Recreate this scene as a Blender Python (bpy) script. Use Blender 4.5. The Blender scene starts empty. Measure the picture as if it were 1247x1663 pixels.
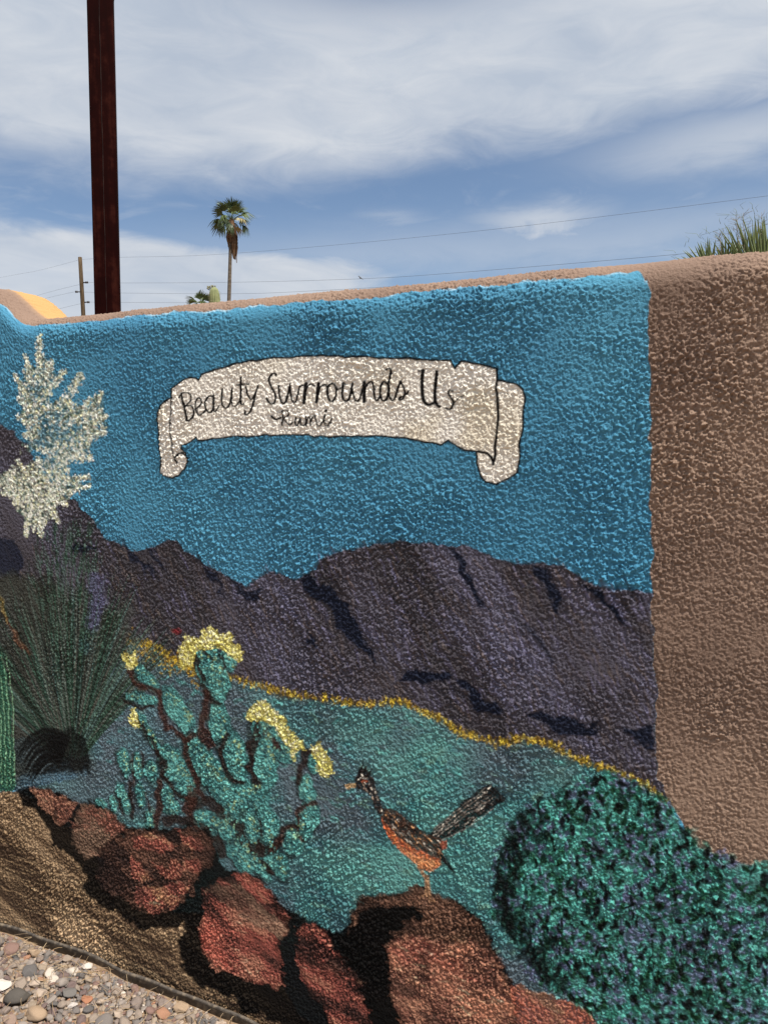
import bpy, bmesh, math, random
import numpy as np
from mathutils import Vector, Matrix

random.seed(7)
rng = np.random.default_rng(7)
scene = bpy.context.scene
col = scene.collection

# ------------------------------------------------------------------ camera
PW, PH, FPX = 1247.0, 1663.0, 1250.0
EYE = Vector((0.0, 0.0, 1.6))
pit, rol = math.radians(-5.0), 0.018
F_ = Vector((0, math.cos(pit), math.sin(pit)))
R0 = Vector((1, 0, 0))
U0 = Vector((0, -math.sin(pit), math.cos(pit)))
R_ = math.cos(rol) * R0 - math.sin(rol) * U0
U_ = math.sin(rol) * R0 + math.cos(rol) * U0
cam_d = bpy.data.cameras.new('camera')
cam_d.sensor_fit = 'VERTICAL'
cam_d.sensor_height = 36.0
cam_d.lens = 36.0 * FPX / PH
cam_d.clip_start = 0.05
cam_d.clip_end = 3000
cam = bpy.data.objects.new('camera', cam_d)
col.objects.link(cam)
M = Matrix((R_, U_, -F_)).transposed().to_4x4()
M.translation = EYE
cam.matrix_world = M
scene.camera = cam

# ------------------------------------------------------------------ light
WA = math.radians(69.0)
ES = Vector((math.sin(WA), -math.cos(WA), 0))        # along the wall, to the right
NA = Vector((math.cos(WA), math.sin(WA), 0))         # away from the camera, through the wall
WD = 1.918                                           # distance of the wall face from the camera
SUN_EL = math.radians(61)
hd = (ES * 0.94 - NA * 0.33).normalized()
SUN = Vector((hd.x * math.cos(SUN_EL), hd.y * math.cos(SUN_EL), math.sin(SUN_EL)))
sd_ = bpy.data.lights.new('sun', 'SUN')
sd_.energy = 5.0
sd_.angle = math.radians(0.6)
sd_.color = (1.0, 0.93, 0.84)
sun = bpy.data.objects.new('sun', sd_)
col.objects.link(sun)
sun.rotation_euler = SUN.to_track_quat('Z', 'Y').to_euler()
sun.location = (3, -2, 8)

scene.view_settings.view_transform = 'Standard'
scene.view_settings.look = 'None'
scene.view_settings.exposure = 0.62
scene.view_settings.gamma = 1.0
scene.view_settings.use_curve_mapping = False


def srgb(r, g, b):
    def f(c):
        c /= 255.0
        return c / 12.92 if c <= 0.04045 else ((c + 0.055) / 1.055) ** 2.4
    return (f(r), f(g), f(b))


world = bpy.data.worlds.new('World')
scene.world = world
world.use_nodes = True
nt = world.node_tree
nt.nodes.clear()
NW = nt.nodes.new


def mth(op, a, b=None, c=None, clamp=False):
    n = NW('ShaderNodeMath')
    n.operation = op
    n.use_clamp = clamp
    for i, v in enumerate((a, b, c)):
        if v is None:
            continue
        if isinstance(v, (int, float)):
            n.inputs[i].default_value = v
        else:
            nt.links.new(v, n.inputs[i])
    return n.outputs[0]


def build_world():
    L = nt.links.new
    sky = NW('ShaderNodeTexSky')
    sky.sky_type = 'NISHITA'
    sky.sun_disc = False
    sky.sun_elevation = SUN_EL
    sky.sun_rotation = math.atan2(SUN.x, SUN.y)
    sky.altitude = 700
    sky.air_density = 1.0
    sky.dust_density = 0.8
    sky.ozone_density = 1.5
    tc = NW('ShaderNodeTexCoord')
    sep = NW('ShaderNodeSeparateXYZ')
    L(tc.outputs['Generated'], sep.inputs[0])
    x, y, z = sep.outputs
    hor = mth('SQRT', mth('ADD', mth('MULTIPLY', x, x), mth('MULTIPLY', y, y)))
    hor = mth('MAXIMUM', hor, 0.05)
    a = mth('MULTIPLY', mth('DIVIDE', x, hor), 1330.0)
    e = mth('MULTIPLY', mth('DIVIDE', z, hor), 1250.0)
    e = mth('ADD', e, mth('MULTIPLY', a, -0.018))

    def noise(sx, sz, det, rough, seed, dist=0.0):
        mp = NW('ShaderNodeMapping')
        mp.inputs['Scale'].default_value = (sx, sx, sz)
        mp.inputs['Location'].default_value = (seed, seed * 0.7, seed * 1.3)
        L(tc.outputs['Generated'], mp.inputs['Vector'])
        n = NW('ShaderNodeTexNoise')
        n.inputs['Scale'].default_value = 1.0
        n.inputs['Detail'].default_value = det
        n.inputs['Roughness'].default_value = rough
        n.inputs['Distortion'].default_value = dist
        L(mp.outputs[0], n.inputs['Vector'])
        return mth('SUBTRACT', n.outputs['Fac'], 0.5)
    n1 = noise(4.0, 11.0, 7, 0.55, 3.1, 0.4)
    n2 = noise(9.0, 30.0, 8, 0.6, 8.4, 0.8)
    n3 = noise(2.2, 7.0, 5, 0.5, 5.7)
    nn = mth('ADD', mth('MULTIPLY', n1, 190.0), mth('MULTIPLY', n2, 150.0))

    def sat(v, lo, hi):
        m = NW('ShaderNodeMapRange')
        m.interpolation_type = 'SMOOTHSTEP'
        L(v, m.inputs['Value'])
        m.inputs['From Min'].default_value = lo
        m.inputs['From Max'].default_value = hi
        return m.outputs[0]

    def blob(ca, ce, ra, re):
        da = mth('DIVIDE', mth('SUBTRACT', a, ca), ra)
        de = mth('DIVIDE', mth('SUBTRACT', mth('ADD', e, mth('MULTIPLY', nn, 0.35)), ce), re)
        r2 = mth('ADD', mth('MULTIPLY', da, da), mth('MULTIPLY', de, de))
        return mth('POWER', 2.718, mth('MULTIPLY', r2, -1.0))
    # main veil of cirrus
    eA = mth('ADD', 388.0, mth('MULTIPLY', mth('MAXIMUM', mth('ADD', a, 190.0), 0.0), 0.075))
    dA = sat(mth('ADD', mth('SUBTRACT', e, eA), mth('MULTIPLY', nn, 0.42)), -15.0, 95.0)
    gap = blob(40.0, 728.0, 240.0, 60.0)
    dA = mth('SUBTRACT', dA, mth('MULTIPLY', gap, 0.85), clamp=True)
    # lower bank on the left
    eB = mth('SUBTRACT', 350.0, mth('MULTIPLY', mth('ADD', a, 623.0), 0.085))
    dB = sat(mth('ADD', mth('SUBTRACT', eB, e), mth('MULTIPLY', nn, 0.22)), -6.0, 26.0)
    dB = mth('MULTIPLY', dB, sat(mth('SUBTRACT', mth('MULTIPLY', nn, 0.8), a), -70.0, 70.0))
    dC = mth('MULTIPLY', blob(262.0, 337.0, 100.0, 20.0), 0.85)
    dD = mth('MULTIPLY', blob(560.0, 418.0, 190.0, 48.0), 0.85)
    dE = mth('MULTIPLY', blob(300.0, 300.0, 800.0, 40.0), 0.42)
    dF = mth('MULTIPLY', blob(20.0, 350.0, 60.0, 14.0), 0.35)
    d = mth('MAXIMUM', dA, dB)
    for q in (dC, dD, dE, dF):
        d = mth('MAXIMUM', d, q)
    wis = mth('MULTIPLY', sat(n2, -0.05, 0.28), 0.30)
    d = mth('MAXIMUM', d, wis)
    d = mth('MULTIPLY', d, mth('ADD', 0.95, mth('MULTIPLY', n1, 0.5)), clamp=True)
    cr = NW('ShaderNodeMix')
    cr.data_type = 'RGBA'
    cr.inputs[6].default_value = (*srgb(184, 194, 208), 1)
    cr.inputs[7].default_value = (*srgb(212, 216, 222), 1)
    sh = mth('ADD', 0.42, mth('ADD', mth('MULTIPLY', n3, 1.7), mth('MULTIPLY', n2, 1.9)), clamp=True)
    L(sh, cr.inputs[0])
    bg1 = NW('ShaderNodeBackground')
    bg1.inputs[1].default_value = 0.077
    L(sky.outputs[0], bg1.inputs[0])
    bg2 = NW('ShaderNodeBackground')
    bg2.inputs[1].default_value = 0.69
    L(cr.outputs[2], bg2.inputs[0])
    ms = NW('ShaderNodeMixShader')
    L(d, ms.inputs[0])
    L(bg1.outputs[0], ms.inputs[1])
    L(bg2.outputs[0], ms.inputs[2])
    out = NW('ShaderNodeOutputWorld')
    L(ms.outputs[0], out.inputs[0])


build_world()

# ------------------------------------------------------------------ helpers


def ray(X, Y):
    return (F_ * FPX + R_ * (X - PW / 2) - U_ * (Y - PH / 2)) / FPX


def at_depth(X, Y, d):
    """point seen at photo position X, Y at d metres along the view axis"""
    return EYE + ray(X, Y) * d


def on_wall(X, Y, depth=0.0):
    r = ray(X, Y)
    t = (WD + depth) / r.dot(NA)
    p = EYE + r * t
    return p.dot(ES), p.z


def gz(s):
    """level of the gravel bed along the wall"""
    return -0.134 - 0.078 * math.tanh((s + 1.5) / 0.7)


def on_ground(X, Y):
    r = ray(X, Y)
    z = -0.02
    for _ in range(12):
        t = (z - EYE.z) / r.z
        p = EYE + r * t
        z = gz(p.dot(ES))
    return p.dot(ES), WD - p.dot(NA)          # s, distance in front of the wall


def W(s, d, z):
    """wall coordinates (along, in front of, up) to world"""
    return ES * s + NA * (WD - d) + Vector((0, 0, z))


def mesh_obj(name, me, mat=None, parent=None):
    o = bpy.data.objects.new(name, me)
    col.objects.link(o)
    if mat is not None and len(me.materials) == 0:
        me.materials.append(mat)
    if parent is not None:
        o.parent = parent
    return o


def bm_obj(name, bm, mat, parent=None, smooth=True):
    me = bpy.data.meshes.new(name)
    bm.to_mesh(me)
    bm.free()
    if smooth:
        for p in me.polygons:
            p.use_smooth = True
    return mesh_obj(name, me, mat, parent)


def empty(name, loc, label, cat, group=None):
    o = bpy.data.objects.new(name, None)
    col.objects.link(o)
    o.location = loc
    tag(o, label, cat, group)
    return o


def tag(o, label, cat=None, group=None, kind=None):
    if label:
        o['label'] = label
    if cat:
        o['category'] = cat
    if group:
        o['group'] = group
    if kind:
        o['kind'] = kind


def tube(bm, pts, rad, seg=8, cap=True, flat=None):
    """tube through pts; rad a number or list"""
    n = len(pts)
    rad = rad if hasattr(rad, '__len__') else [rad] * n
    rings = []
    ref = Vector((0.123, 0.321, 0.94)).normalized()
    for i, p in enumerate(pts):
        t = (pts[min(i + 1, n - 1)] - pts[max(i - 1, 0)]).normalized()
        u = t.cross(ref)
        if u.length < 1e-4:
            u = t.cross(Vector((1, 0, 0)))
        u.normalize()
        v = t.cross(u)
        ring = []
        for k in range(seg):
            an = 2 * math.pi * k / seg
            ring.append(bm.verts.new(p + (u * math.cos(an) + v * math.sin(an)) * rad[i]))
        rings.append(ring)
    for i in range(n - 1):
        for k in range(seg):
            bm.faces.new((rings[i][k], rings[i][(k + 1) % seg], rings[i + 1][(k + 1) % seg], rings[i + 1][k]))
    if cap:
        bm.faces.new(rings[0][::-1])
        bm.faces.new(rings[-1])
    return rings


class NodeMat:
    def __init__(self, name, rough=0.7, spec=0.4):
        self.m = bpy.data.materials.new(name)
        self.m.use_nodes = True
        self.t = self.m.node_tree
        self.b = self.t.nodes['Principled BSDF']
        self.b.inputs['Roughness'].default_value = rough
        self.b.inputs['Specular IOR Level'].default_value = spec

    def n(self, typ, **kw):
        nd = self.t.nodes.new(typ)
        for k, v in kw.items():
            if k in nd.inputs:
                nd.inputs[k].default_value = v
            else:
                setattr(nd, k, v)
        return nd

    def l(self, a, b):
        self.t.links.new(a, b)

    def ramp(self, fac, stops, interp='LINEAR'):
        r = self.n('ShaderNodeValToRGB')
        cr = r.color_ramp
        cr.interpolation = interp
        while len(cr.elements) < len(stops):
            cr.elements.new(0.5)
        for el, (p, c) in zip(cr.elements, stops):
            el.position = p
            el.color = (*c, 1)
        self.l(fac, r.inputs[0])
        return r.outputs[0]

    def noise(self, scale, det=4, rough=0.55, coord='Object', sc=None):
        tc = self.n('ShaderNodeTexCoord')
        nz = self.n('ShaderNodeTexNoise')
        nz.inputs['Scale'].default_value = scale
        nz.inputs['Detail'].default_value = det
        nz.inputs['Roughness'].default_value = rough
        src = tc.outputs[coord]
        if sc:
            mp = self.n('ShaderNodeMapping')
            mp.inputs['Scale'].default_value = sc
            self.l(src, mp.inputs[0])
            src = mp.outputs[0]
        self.l(src, nz.inputs['Vector'])
        return nz.outputs['Fac']

    def bump(self, h, strength, dist):
        b = self.n('ShaderNodeBump')
        b.inputs['Strength'].default_value = strength
        b.inputs['Distance'].default_value = dist
        self.l(h, b.inputs['Height'])
        self.l(b.outputs[0], self.b.inputs['Normal'])

    def color(self, sock):
        if isinstance(sock, tuple):
            self.b.inputs['Base Color'].default_value = (*sock, 1)
        else:
            self.l(sock, self.b.inputs['Base Color'])


# ------------------------------------------------------------------ the painted wall
H = 0.00225
S0, S1 = -2.32, 0.24
VB, V1 = -0.31, 1.72
RAD, THICK = 0.078, 0.31


def sil_top(X, Y):
    s, z = on_wall(X, Y, RAD * 0.80)
    return s, z + RAD * 0.02


top_pts = [sil_top(*p) for p in ((150, 509), (200, 504), (367, 489), (500, 475), (624, 466), (774, 452),
                                 (900, 438), (1048, 425), (1124, 416), (1247, 405))]
TS = np.array([p[0] for p in top_pts])
TZ = np.array([p[1] for p in top_pts])
S_FOOT = on_wall(38, 532)[0]


def ztop(s):
    s = np.asarray(s, float)
    b = np.interp(s, TS, TZ)
    t = np.clip((S_FOOT + 0.02 - s) / 0.20, 0, 1)
    return b + 0.115 * t * t * (3 - 2 * t)


NC = int((S1 - S0) / H) + 1
cs = S0 + np.arange(NC) * H
ZT = ztop(cs)
for _ in range(12):                                    # soften the kinks between measured points
    ZT[1:-1] = (ZT[:-2] + 2 * ZT[1:-1] + ZT[2:]) / 4
NR1 = int((V1 - VB) / H)
ZNOM = float(np.median(ZT)) - RAD
NR2 = int((ZNOM - V1) / H)
NR3 = int(RAD * math.pi / 2 * 1.12 / H)
NR = NR1 + NR2 + NR3


def build_profile(cs_, ZT_):
    """base surface: rows from the foot up the face, over the rounded top"""
    nc = len(cs_)
    S = np.broadcast_to(cs_, (NR, nc))
    Z = np.zeros((NR, nc))
    Dp = np.zeros((NR, nc))
    Z[:NR1] = (VB + np.arange(NR1) * H)[:, None]
    zf = ZT_ - RAD
    vstart = VB + NR1 * H
    k = (np.arange(NR2) / NR2)[:, None]
    Z[NR1:NR1 + NR2] = vstart + (zf - vstart)[None, :] * k
    ph = (np.arange(NR3) / (NR3 - 1) * math.pi / 2 * 1.12)[:, None]
    Z[NR1 + NR2:] = zf[None, :] + RAD * np.sin(ph)
    Dp[NR1 + NR2:] = RAD * (1 - np.cos(ph))
    return S, Z, Dp


def tile_noise(n, sig, seed):
    g = np.random.default_rng(seed)
    w = g.standard_normal((n, n))
    f = np.fft.fftfreq(n)
    k2 = f[:, None] ** 2 + f[None, :] ** 2
    w = np.fft.ifft2(np.fft.fft2(w) * np.exp(-2 * (math.pi ** 2) * sig * sig * k2)).real
    return ((w - w.mean()) / w.std()).astype(np.float32)


def band_tile(n, s1, s2, seed, ang=0.0, ani=1.0):
    g = np.random.default_rng(seed)
    w = g.standard_normal((n, n))
    f = np.fft.fftfreq(n)
    fx, fy = np.meshgrid(f, f)
    u = (fx * math.cos(ang) + fy * math.sin(ang)) * ani
    v = -fx * math.sin(ang) + fy * math.cos(ang)
    k2 = u * u + v * v
    w = np.fft.ifft2(np.fft.fft2(w) * (np.exp(-2 * math.pi ** 2 * s1 * s1 * k2) - np.exp(-2 * math.pi ** 2 * s2 * s2 * k2))).real
    return ((w - w.mean()) / w.std()).astype(np.float32)


TILE = [tile_noise(512, 4.0, 11 + i) for i in range(6)]


def nz(X, Y, scale, seed=0):
    """smooth noise, features about 'scale' cells"""
    T = TILE[seed % 6]
    f = 10.0 / scale
    x = X * f + 37.7 * seed
    y = Y * f + 91.3 * seed
    x0 = np.floor(x).astype(np.int64)
    y0 = np.floor(y).astype(np.int64)
    fx = (x - x0).astype(np.float32)
    fy = (y - y0).astype(np.float32)
    x0 &= 511
    y0 &= 511
    x1 = (x0 + 1) & 511
    y1 = (y0 + 1) & 511
    return (T[y0, x0] * (1 - fx) + T[y0, x1] * fx) * (1 - fy) + (T[y1, x0] * (1 - fx) + T[y1, x1] * fx) * fy


def stucco():
    """height of the sprayed stucco over the canvas, metres: overlapping grains of plaster"""
    g = np.random.default_rng(404)
    n = 1280
    c = tile_noise(n, 13, 103)
    c2 = tile_noise(n, 40, 106)
    out = np.zeros((n, n), np.float32)
    for cnt, r0, h0 in ((int(n * n / 7), 1.6, 0.0027), (int(n * n / 26), 2.2, 0.0042), (int(n * n / 220), 3.4, 0.0056)):
        x = g.uniform(0, n, cnt)
        y = g.uniform(0, n, cnt)
        r = r0 * g.uniform(0.65, 1.35, cnt)
        xi = np.floor(x).astype(int)
        yi = np.floor(y).astype(int)
        cl = np.clip(0.75 + 0.28 * c[yi % n, xi % n] + 0.2 * c2[yi % n, xi % n], 0.2, 1.35)
        hh = h0 * g.uniform(0.35, 1.0, cnt) * cl
        asp = g.uniform(0.65, 1.0, cnt)
        an = g.uniform(0, math.pi, cnt) * 0.5 + 0.2
        ca, sa = np.cos(an), np.sin(an)
        R = int(r0 * 1.35) + 1
        for dy in range(-R, R + 1):
            for dx in range(-R, R + 1):
                px_ = xi + dx
                py_ = yi + dy
                ux = px_ - x
                uy = py_ - y
                q = ((ux * ca + uy * sa) / r) ** 2 + ((-ux * sa + uy * ca) / (r * asp)) ** 2
                k = q < 1.0
                v = hh * (1 - q * q)
                np.maximum.at(out, (py_[k] % n, px_[k] % n), v[k].astype(np.float32))
    amp = np.clip(1.02 + 0.16 * c + 0.20 * c2, 0.45, 1.6)
    # sand-cast roughness: a broad spectrum rather than one size of lump
    f = np.fft.fftfreq(n)
    fx, fy = np.meshgrid(f, f)
    u = (fx * math.cos(0.7) + fy * math.sin(0.7)) * 0.75
    v = -fx * math.sin(0.7) + fy * math.cos(0.7)
    k = np.sqrt(u * u + v * v) + 1e-9
    spec = k ** -0.95 * (1 - np.exp(-(k * 12) ** 2)) * np.exp(-(k / 0.48) ** 8)
    fr = np.fft.ifft2(np.fft.fft2(g.standard_normal((n, n))) * spec).real
    fr = fr / fr.std()
    fr = np.sign(fr) * np.abs(fr) ** 1.15
    out = 0.52 * out * np.clip(amp, 0.7, 1.3) + 0.00108 * fr * amp + 0.0005 * band_tile(n, 2.5, 8.0, 109, -0.75, 0.35) * np.clip(0.4 + c2, 0, 2)
    out += 0.0006 * tile_noise(n, 45, 105)
    out -= out.mean()
    return out


HS = stucco()

GRAIN = HS[:NR, :NC] - tile_noise(1280, 45, 105)[:NR, :NC] * 0.0006
GRAIN = (np.clip((GRAIN - GRAIN.mean()) / GRAIN.std(), -1.6, 1.9)).astype(np.float32)

# ---- paint layer -------------------------------------------------
C = np.zeros((NR, NC, 3), np.float32)
LB = np.zeros((NR, NC), np.uint8)
KP = 0.86                                  # mean light on the face against the picture values


def pc(r, g, b):
    return np.array([min(0.86, c / KP) for c in srgb(r, g, b)], np.float32)


def P(pts, sc=1.0, ox=0.0, oy=0.0):
    out = []
    for x, y in pts:
        s, v = on_wall(x / sc + ox, y / sc + oy)
        out.append(((s - S0) / H, (v - VB) / H))
    return np.array(out)


def view(x0, x1, y0, y1):
    x0 = max(0, int(x0)); y0 = max(0, int(y0))
    x1 = min(NC, int(x1) + 2); y1 = min(NR, int(y1) + 2)
    if x1 <= x0 or y1 <= y0:
        return None
    sl = (slice(y0, y1), slice(x0, x1))
    X, Y = np.meshgrid(np.arange(x0, x1, dtype=np.float32), np.arange(y0, y1, dtype=np.float32))
    return sl, X, Y


def seg_dist(X, Y, a, b):
    dx, dy = b[0] - a[0], b[1] - a[1]
    l2 = dx * dx + dy * dy + 1e-9
    t = np.clip(((X - a[0]) * dx + (Y - a[1]) * dy) / l2, 0, 1)
    return np.hypot(X - a[0] - t * dx, Y - a[1] - t * dy), t


def poly(pts, soft=2.0, warp=0.0, ws=14.0, seed=1):
    pad = soft + 2 * warp + 2
    r = view(pts[:, 0].min() - pad, pts[:, 0].max() + pad, pts[:, 1].min() - pad, pts[:, 1].max() + pad)
    if r is None:
        return None
    sl, X, Y = r
    XX, YY = X, Y
    if warp:
        XX = X + warp * nz(X, Y, ws, seed) + 0.5 * warp * nz(X, Y, ws * 0.35, seed + 2)
        YY = Y + warp * nz(X, Y, ws, seed + 1) + 0.5 * warp * nz(X, Y, ws * 0.35, seed + 3)
    ins = np.zeros(X.shape, bool)
    dm = np.full(X.shape, 1e9, np.float32)
    n = len(pts)
    for i in range(n):
        a, b = pts[i], pts[(i + 1) % n]
        d, _ = seg_dist(XX, YY, a, b)
        np.minimum(dm, d, out=dm)
        if a[1] != b[1]:
            c = (a[1] > YY) != (b[1] > YY)
            xi = (b[0] - a[0]) * (YY - a[1]) / (b[1] - a[1]) + a[0]
            ins ^= c & (XX < xi)
    sd = np.where(ins, dm, -dm)
    return sl, np.clip(0.5 + sd / soft, 0, 1), X, Y


def stroke(pts, w, soft=1.4, warp=0.0, seed=1):
    """w: full width in cells, number or per-point list"""
    n = len(pts)
    w = w if hasattr(w, '__len__') else [w] * n
    pad = max(w) / 2 + soft + warp * 2 + 2
    r = view(pts[:, 0].min() - pad, pts[:, 0].max() + pad, pts[:, 1].min() - pad, pts[:, 1].max() + pad)
    if r is None:
        return None
    sl, X, Y = r
    XX, YY = X, Y
    if warp:
        XX = X + warp * nz(X, Y, 12, seed)
        YY = Y + warp * nz(X, Y, 12, seed + 1)
    m = np.zeros(X.shape, np.float32)
    for i in range(n - 1):
        d, t = seg_dist(XX, YY, pts[i], pts[i + 1])
        hw = (w[i] * (1 - t) + w[i + 1] * t) / 2
        np.maximum(m, np.clip(0.5 + (hw - d) / soft, 0, 1), out=m)
    return sl, m, X, Y


def ellipse(cx, cy, a, b, ang, soft=1.6, warp=0.0, seed=1):
    r_ = max(a, b) + soft + 2 * warp + 1
    r = view(cx - r_, cx + r_, cy - r_, cy + r_)
    if r is None:
        return None
    sl, X, Y = r
    XX, YY = X, Y
    if warp:
        XX = X + warp * nz(X, Y, 10, seed)
        YY = Y + warp * nz(X, Y, 10, seed + 1)
    ca, sa = math.cos(ang), math.sin(ang)
    u = ((XX - cx) * ca + (YY - cy) * sa) / a
    v = (-(XX - cx) * sa + (YY - cy) * ca) / b
    q = np.sqrt(u * u + v * v)
    return sl, np.clip(0.5 + (1 - q) * min(a, b) / soft, 0, 1), X, Y


def put(res, colour, lab=None, op=1.0, thr=0.5, brk=0.18):
    if res is None:
        return
    sl, m, X, Y = res
    mm = (m * op * np.clip(1.0 + brk * (GRAIN[sl] - 0.6), 0, 1))[..., None]
    C[sl] = C[sl] * (1 - mm) + colour * mm
    if lab is not None:
        LB[sl][m > thr] = lab


def grain(X, Y):
    return GRAIN[Y.astype(int), X.astype(int)]


def mixn(X, Y, cols, scale, seed, ang=None, ani=3.0, contrast=1.0, dry=0.10):
    """blend a list of colours by noise (streaked along ang when given)"""
    if ang is not None:
        ca, sa = math.cos(ang), math.sin(ang)
        U = (X * ca + Y * sa) / ani
        V = -X * sa + Y * ca
    else:
        U, V = X, Y
    f = 0.5 + contrast * (0.27 * nz(U, V, scale, seed) + 0.14 * nz(U, V, scale * 0.4, seed + 1))
    f = f + dry * grain(X, Y)  # later list colours on raised stucco grains, earlier ones in the pits
    f = np.clip(f, 0, 1) * (len(cols) - 1)
    i = np.minimum(f.astype(int), len(cols) - 2)
    t = (f - i)[..., None]
    A = np.array(cols)
    return A[i] * (1 - t) + A[i + 1] * t


PARTS = {}            # id -> (name, parent id or None, label)


def part(name, parent=None, label=None):
    i = len(PARTS) + 1
    PARTS[i] = (name, parent, label)
    return i


ID_WALL = part('wall_body')
ID_SKY = part('painted_sky', None, 'rough turquoise blue painted sky')
ID_MTN = part('painted_mountain', None, 'painted purple brown mountain range with navy shadows')
ID_FIELD = part('painted_desert', None, 'painted teal and grey desert slope')
ID_GRASS = part('painted_grass_line', None, 'thin line of yellow painted grass')
ID_GROUND = part('painted_sand', None, 'painted brown sand with long brush strokes')
ID_YUC = part('painted_yucca', None, 'painted green fan of yucca leaves with black dead leaves below')
ID_BLOS = part('blossom', ID_YUC, 'painted cream yucca blossom')
ID_SAG = part('painted_saguaro', None, 'sliver of a painted green ribbed cactus')
ID_CHOL = part('painted_cholla', None, 'painted teal cholla cactus with brown branches')
ID_CROWN = [part('flower_crown', ID_CHOL) for _ in range(5)]
ID_BIRD = part('painted_bird', None, 'painted long tailed bird with orange belly')
ID_SHADE = part('painted_shadow', None, 'black painted gaps around the boulders')
ID_BOULDER = [part('painted_boulder', None, lb) for lb in (
    'small painted red boulder at the far left', 'painted brown boulder', 'painted boulder with reddish facets',
    'large painted red boulder with a grey ledge', 'narrow painted red boulder', 'large painted boulder under the bird',
    'painted orange red boulder at the bottom right')]
ID_SHRUB = part('painted_shrub', None, 'painted teal and green leafy shrub')
ID_SCROLL = part('painted_scroll', None, 'white painted scroll with curled ends')
ID_LET = part('lettering', ID_SCROLL, 'black hand written words on the scroll')

full = (slice(0, NR), slice(0, NC))
XX, YY = np.meshgrid(np.arange(NC, dtype=np.float32), np.arange(NR, dtype=np.float32))


def paint_base():
    tan = mixn(XX, YY, [pc(108, 90, 79), pc(118, 99, 87), pc(128, 108, 94)], 120, 0)
    C[:] = tan
    LB[:] = ID_WALL
    # painted area: left of the paint edge, below the cut line on the rounding
    ed = P([(1045, 380), (1054, 470), (1056, 760), (1058, 960), (1064, 1100), (1068, 1265), (1200, 1500)])
    ex = np.interp(np.arange(NR), ed[::-1, 1], ed[::-1, 0])
    cut = NR1 + NR2 + RAD * math.radians(36) / H
    cutx = cut + 2.2 * nz(XX[0], XX[0] * 0 + 5, 40, 1) + 1.2 * nz(XX[0], XX[0] * 0 + 9, 9, 2)
    cx0 = P([(1040, 445)])[0, 0]
    cutx = cutx - 14 * np.clip((XX[0] - cx0 + 4) / 8, 0, 1) ** 2
    m = np.clip(ex[:, None] - XX + 1.3 * nz(XX, YY, 10, 3), 0, 1) * np.clip(cutx[None, :] - YY, 0, 1)
    blue = mixn(XX, YY, [pc(61, 114, 143), pc(66, 122, 150), pc(71, 129, 156)], 150, 4)
    lr = np.clip((XX / NC - 0.55) * 1.6, 0, 1) * np.clip(1 - (YY / NR - 0.45) * 2.2, 0, 1)
    blue = blue * (1 - 0.5 * lr[..., None]) + pc(74, 160, 192) * 0.5 * lr[..., None]
    # pale overspray along the top cut
    ov = np.clip(1 - np.abs(cutx[None, :] - 1.5 - YY) / 2.6, 0, 1) * np.clip(0.2 + 0.35 * nz(XX, YY, 18, 5), 0, 0.6)
    blue = blue * (1 - 0.7 * ov[..., None]) + pc(196, 214, 220) * 0.7 * ov[..., None]
    C[:] = C * (1 - m[..., None]) + blue * m[..., None]
    LB[m > 0.5] = ID_SKY
    return m


PAINTED = paint_base()


def clip_paint(res):
    if res is None:
        return None
    sl, m, X, Y = res
    return sl, m * PAINTED[sl], X, Y


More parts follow.
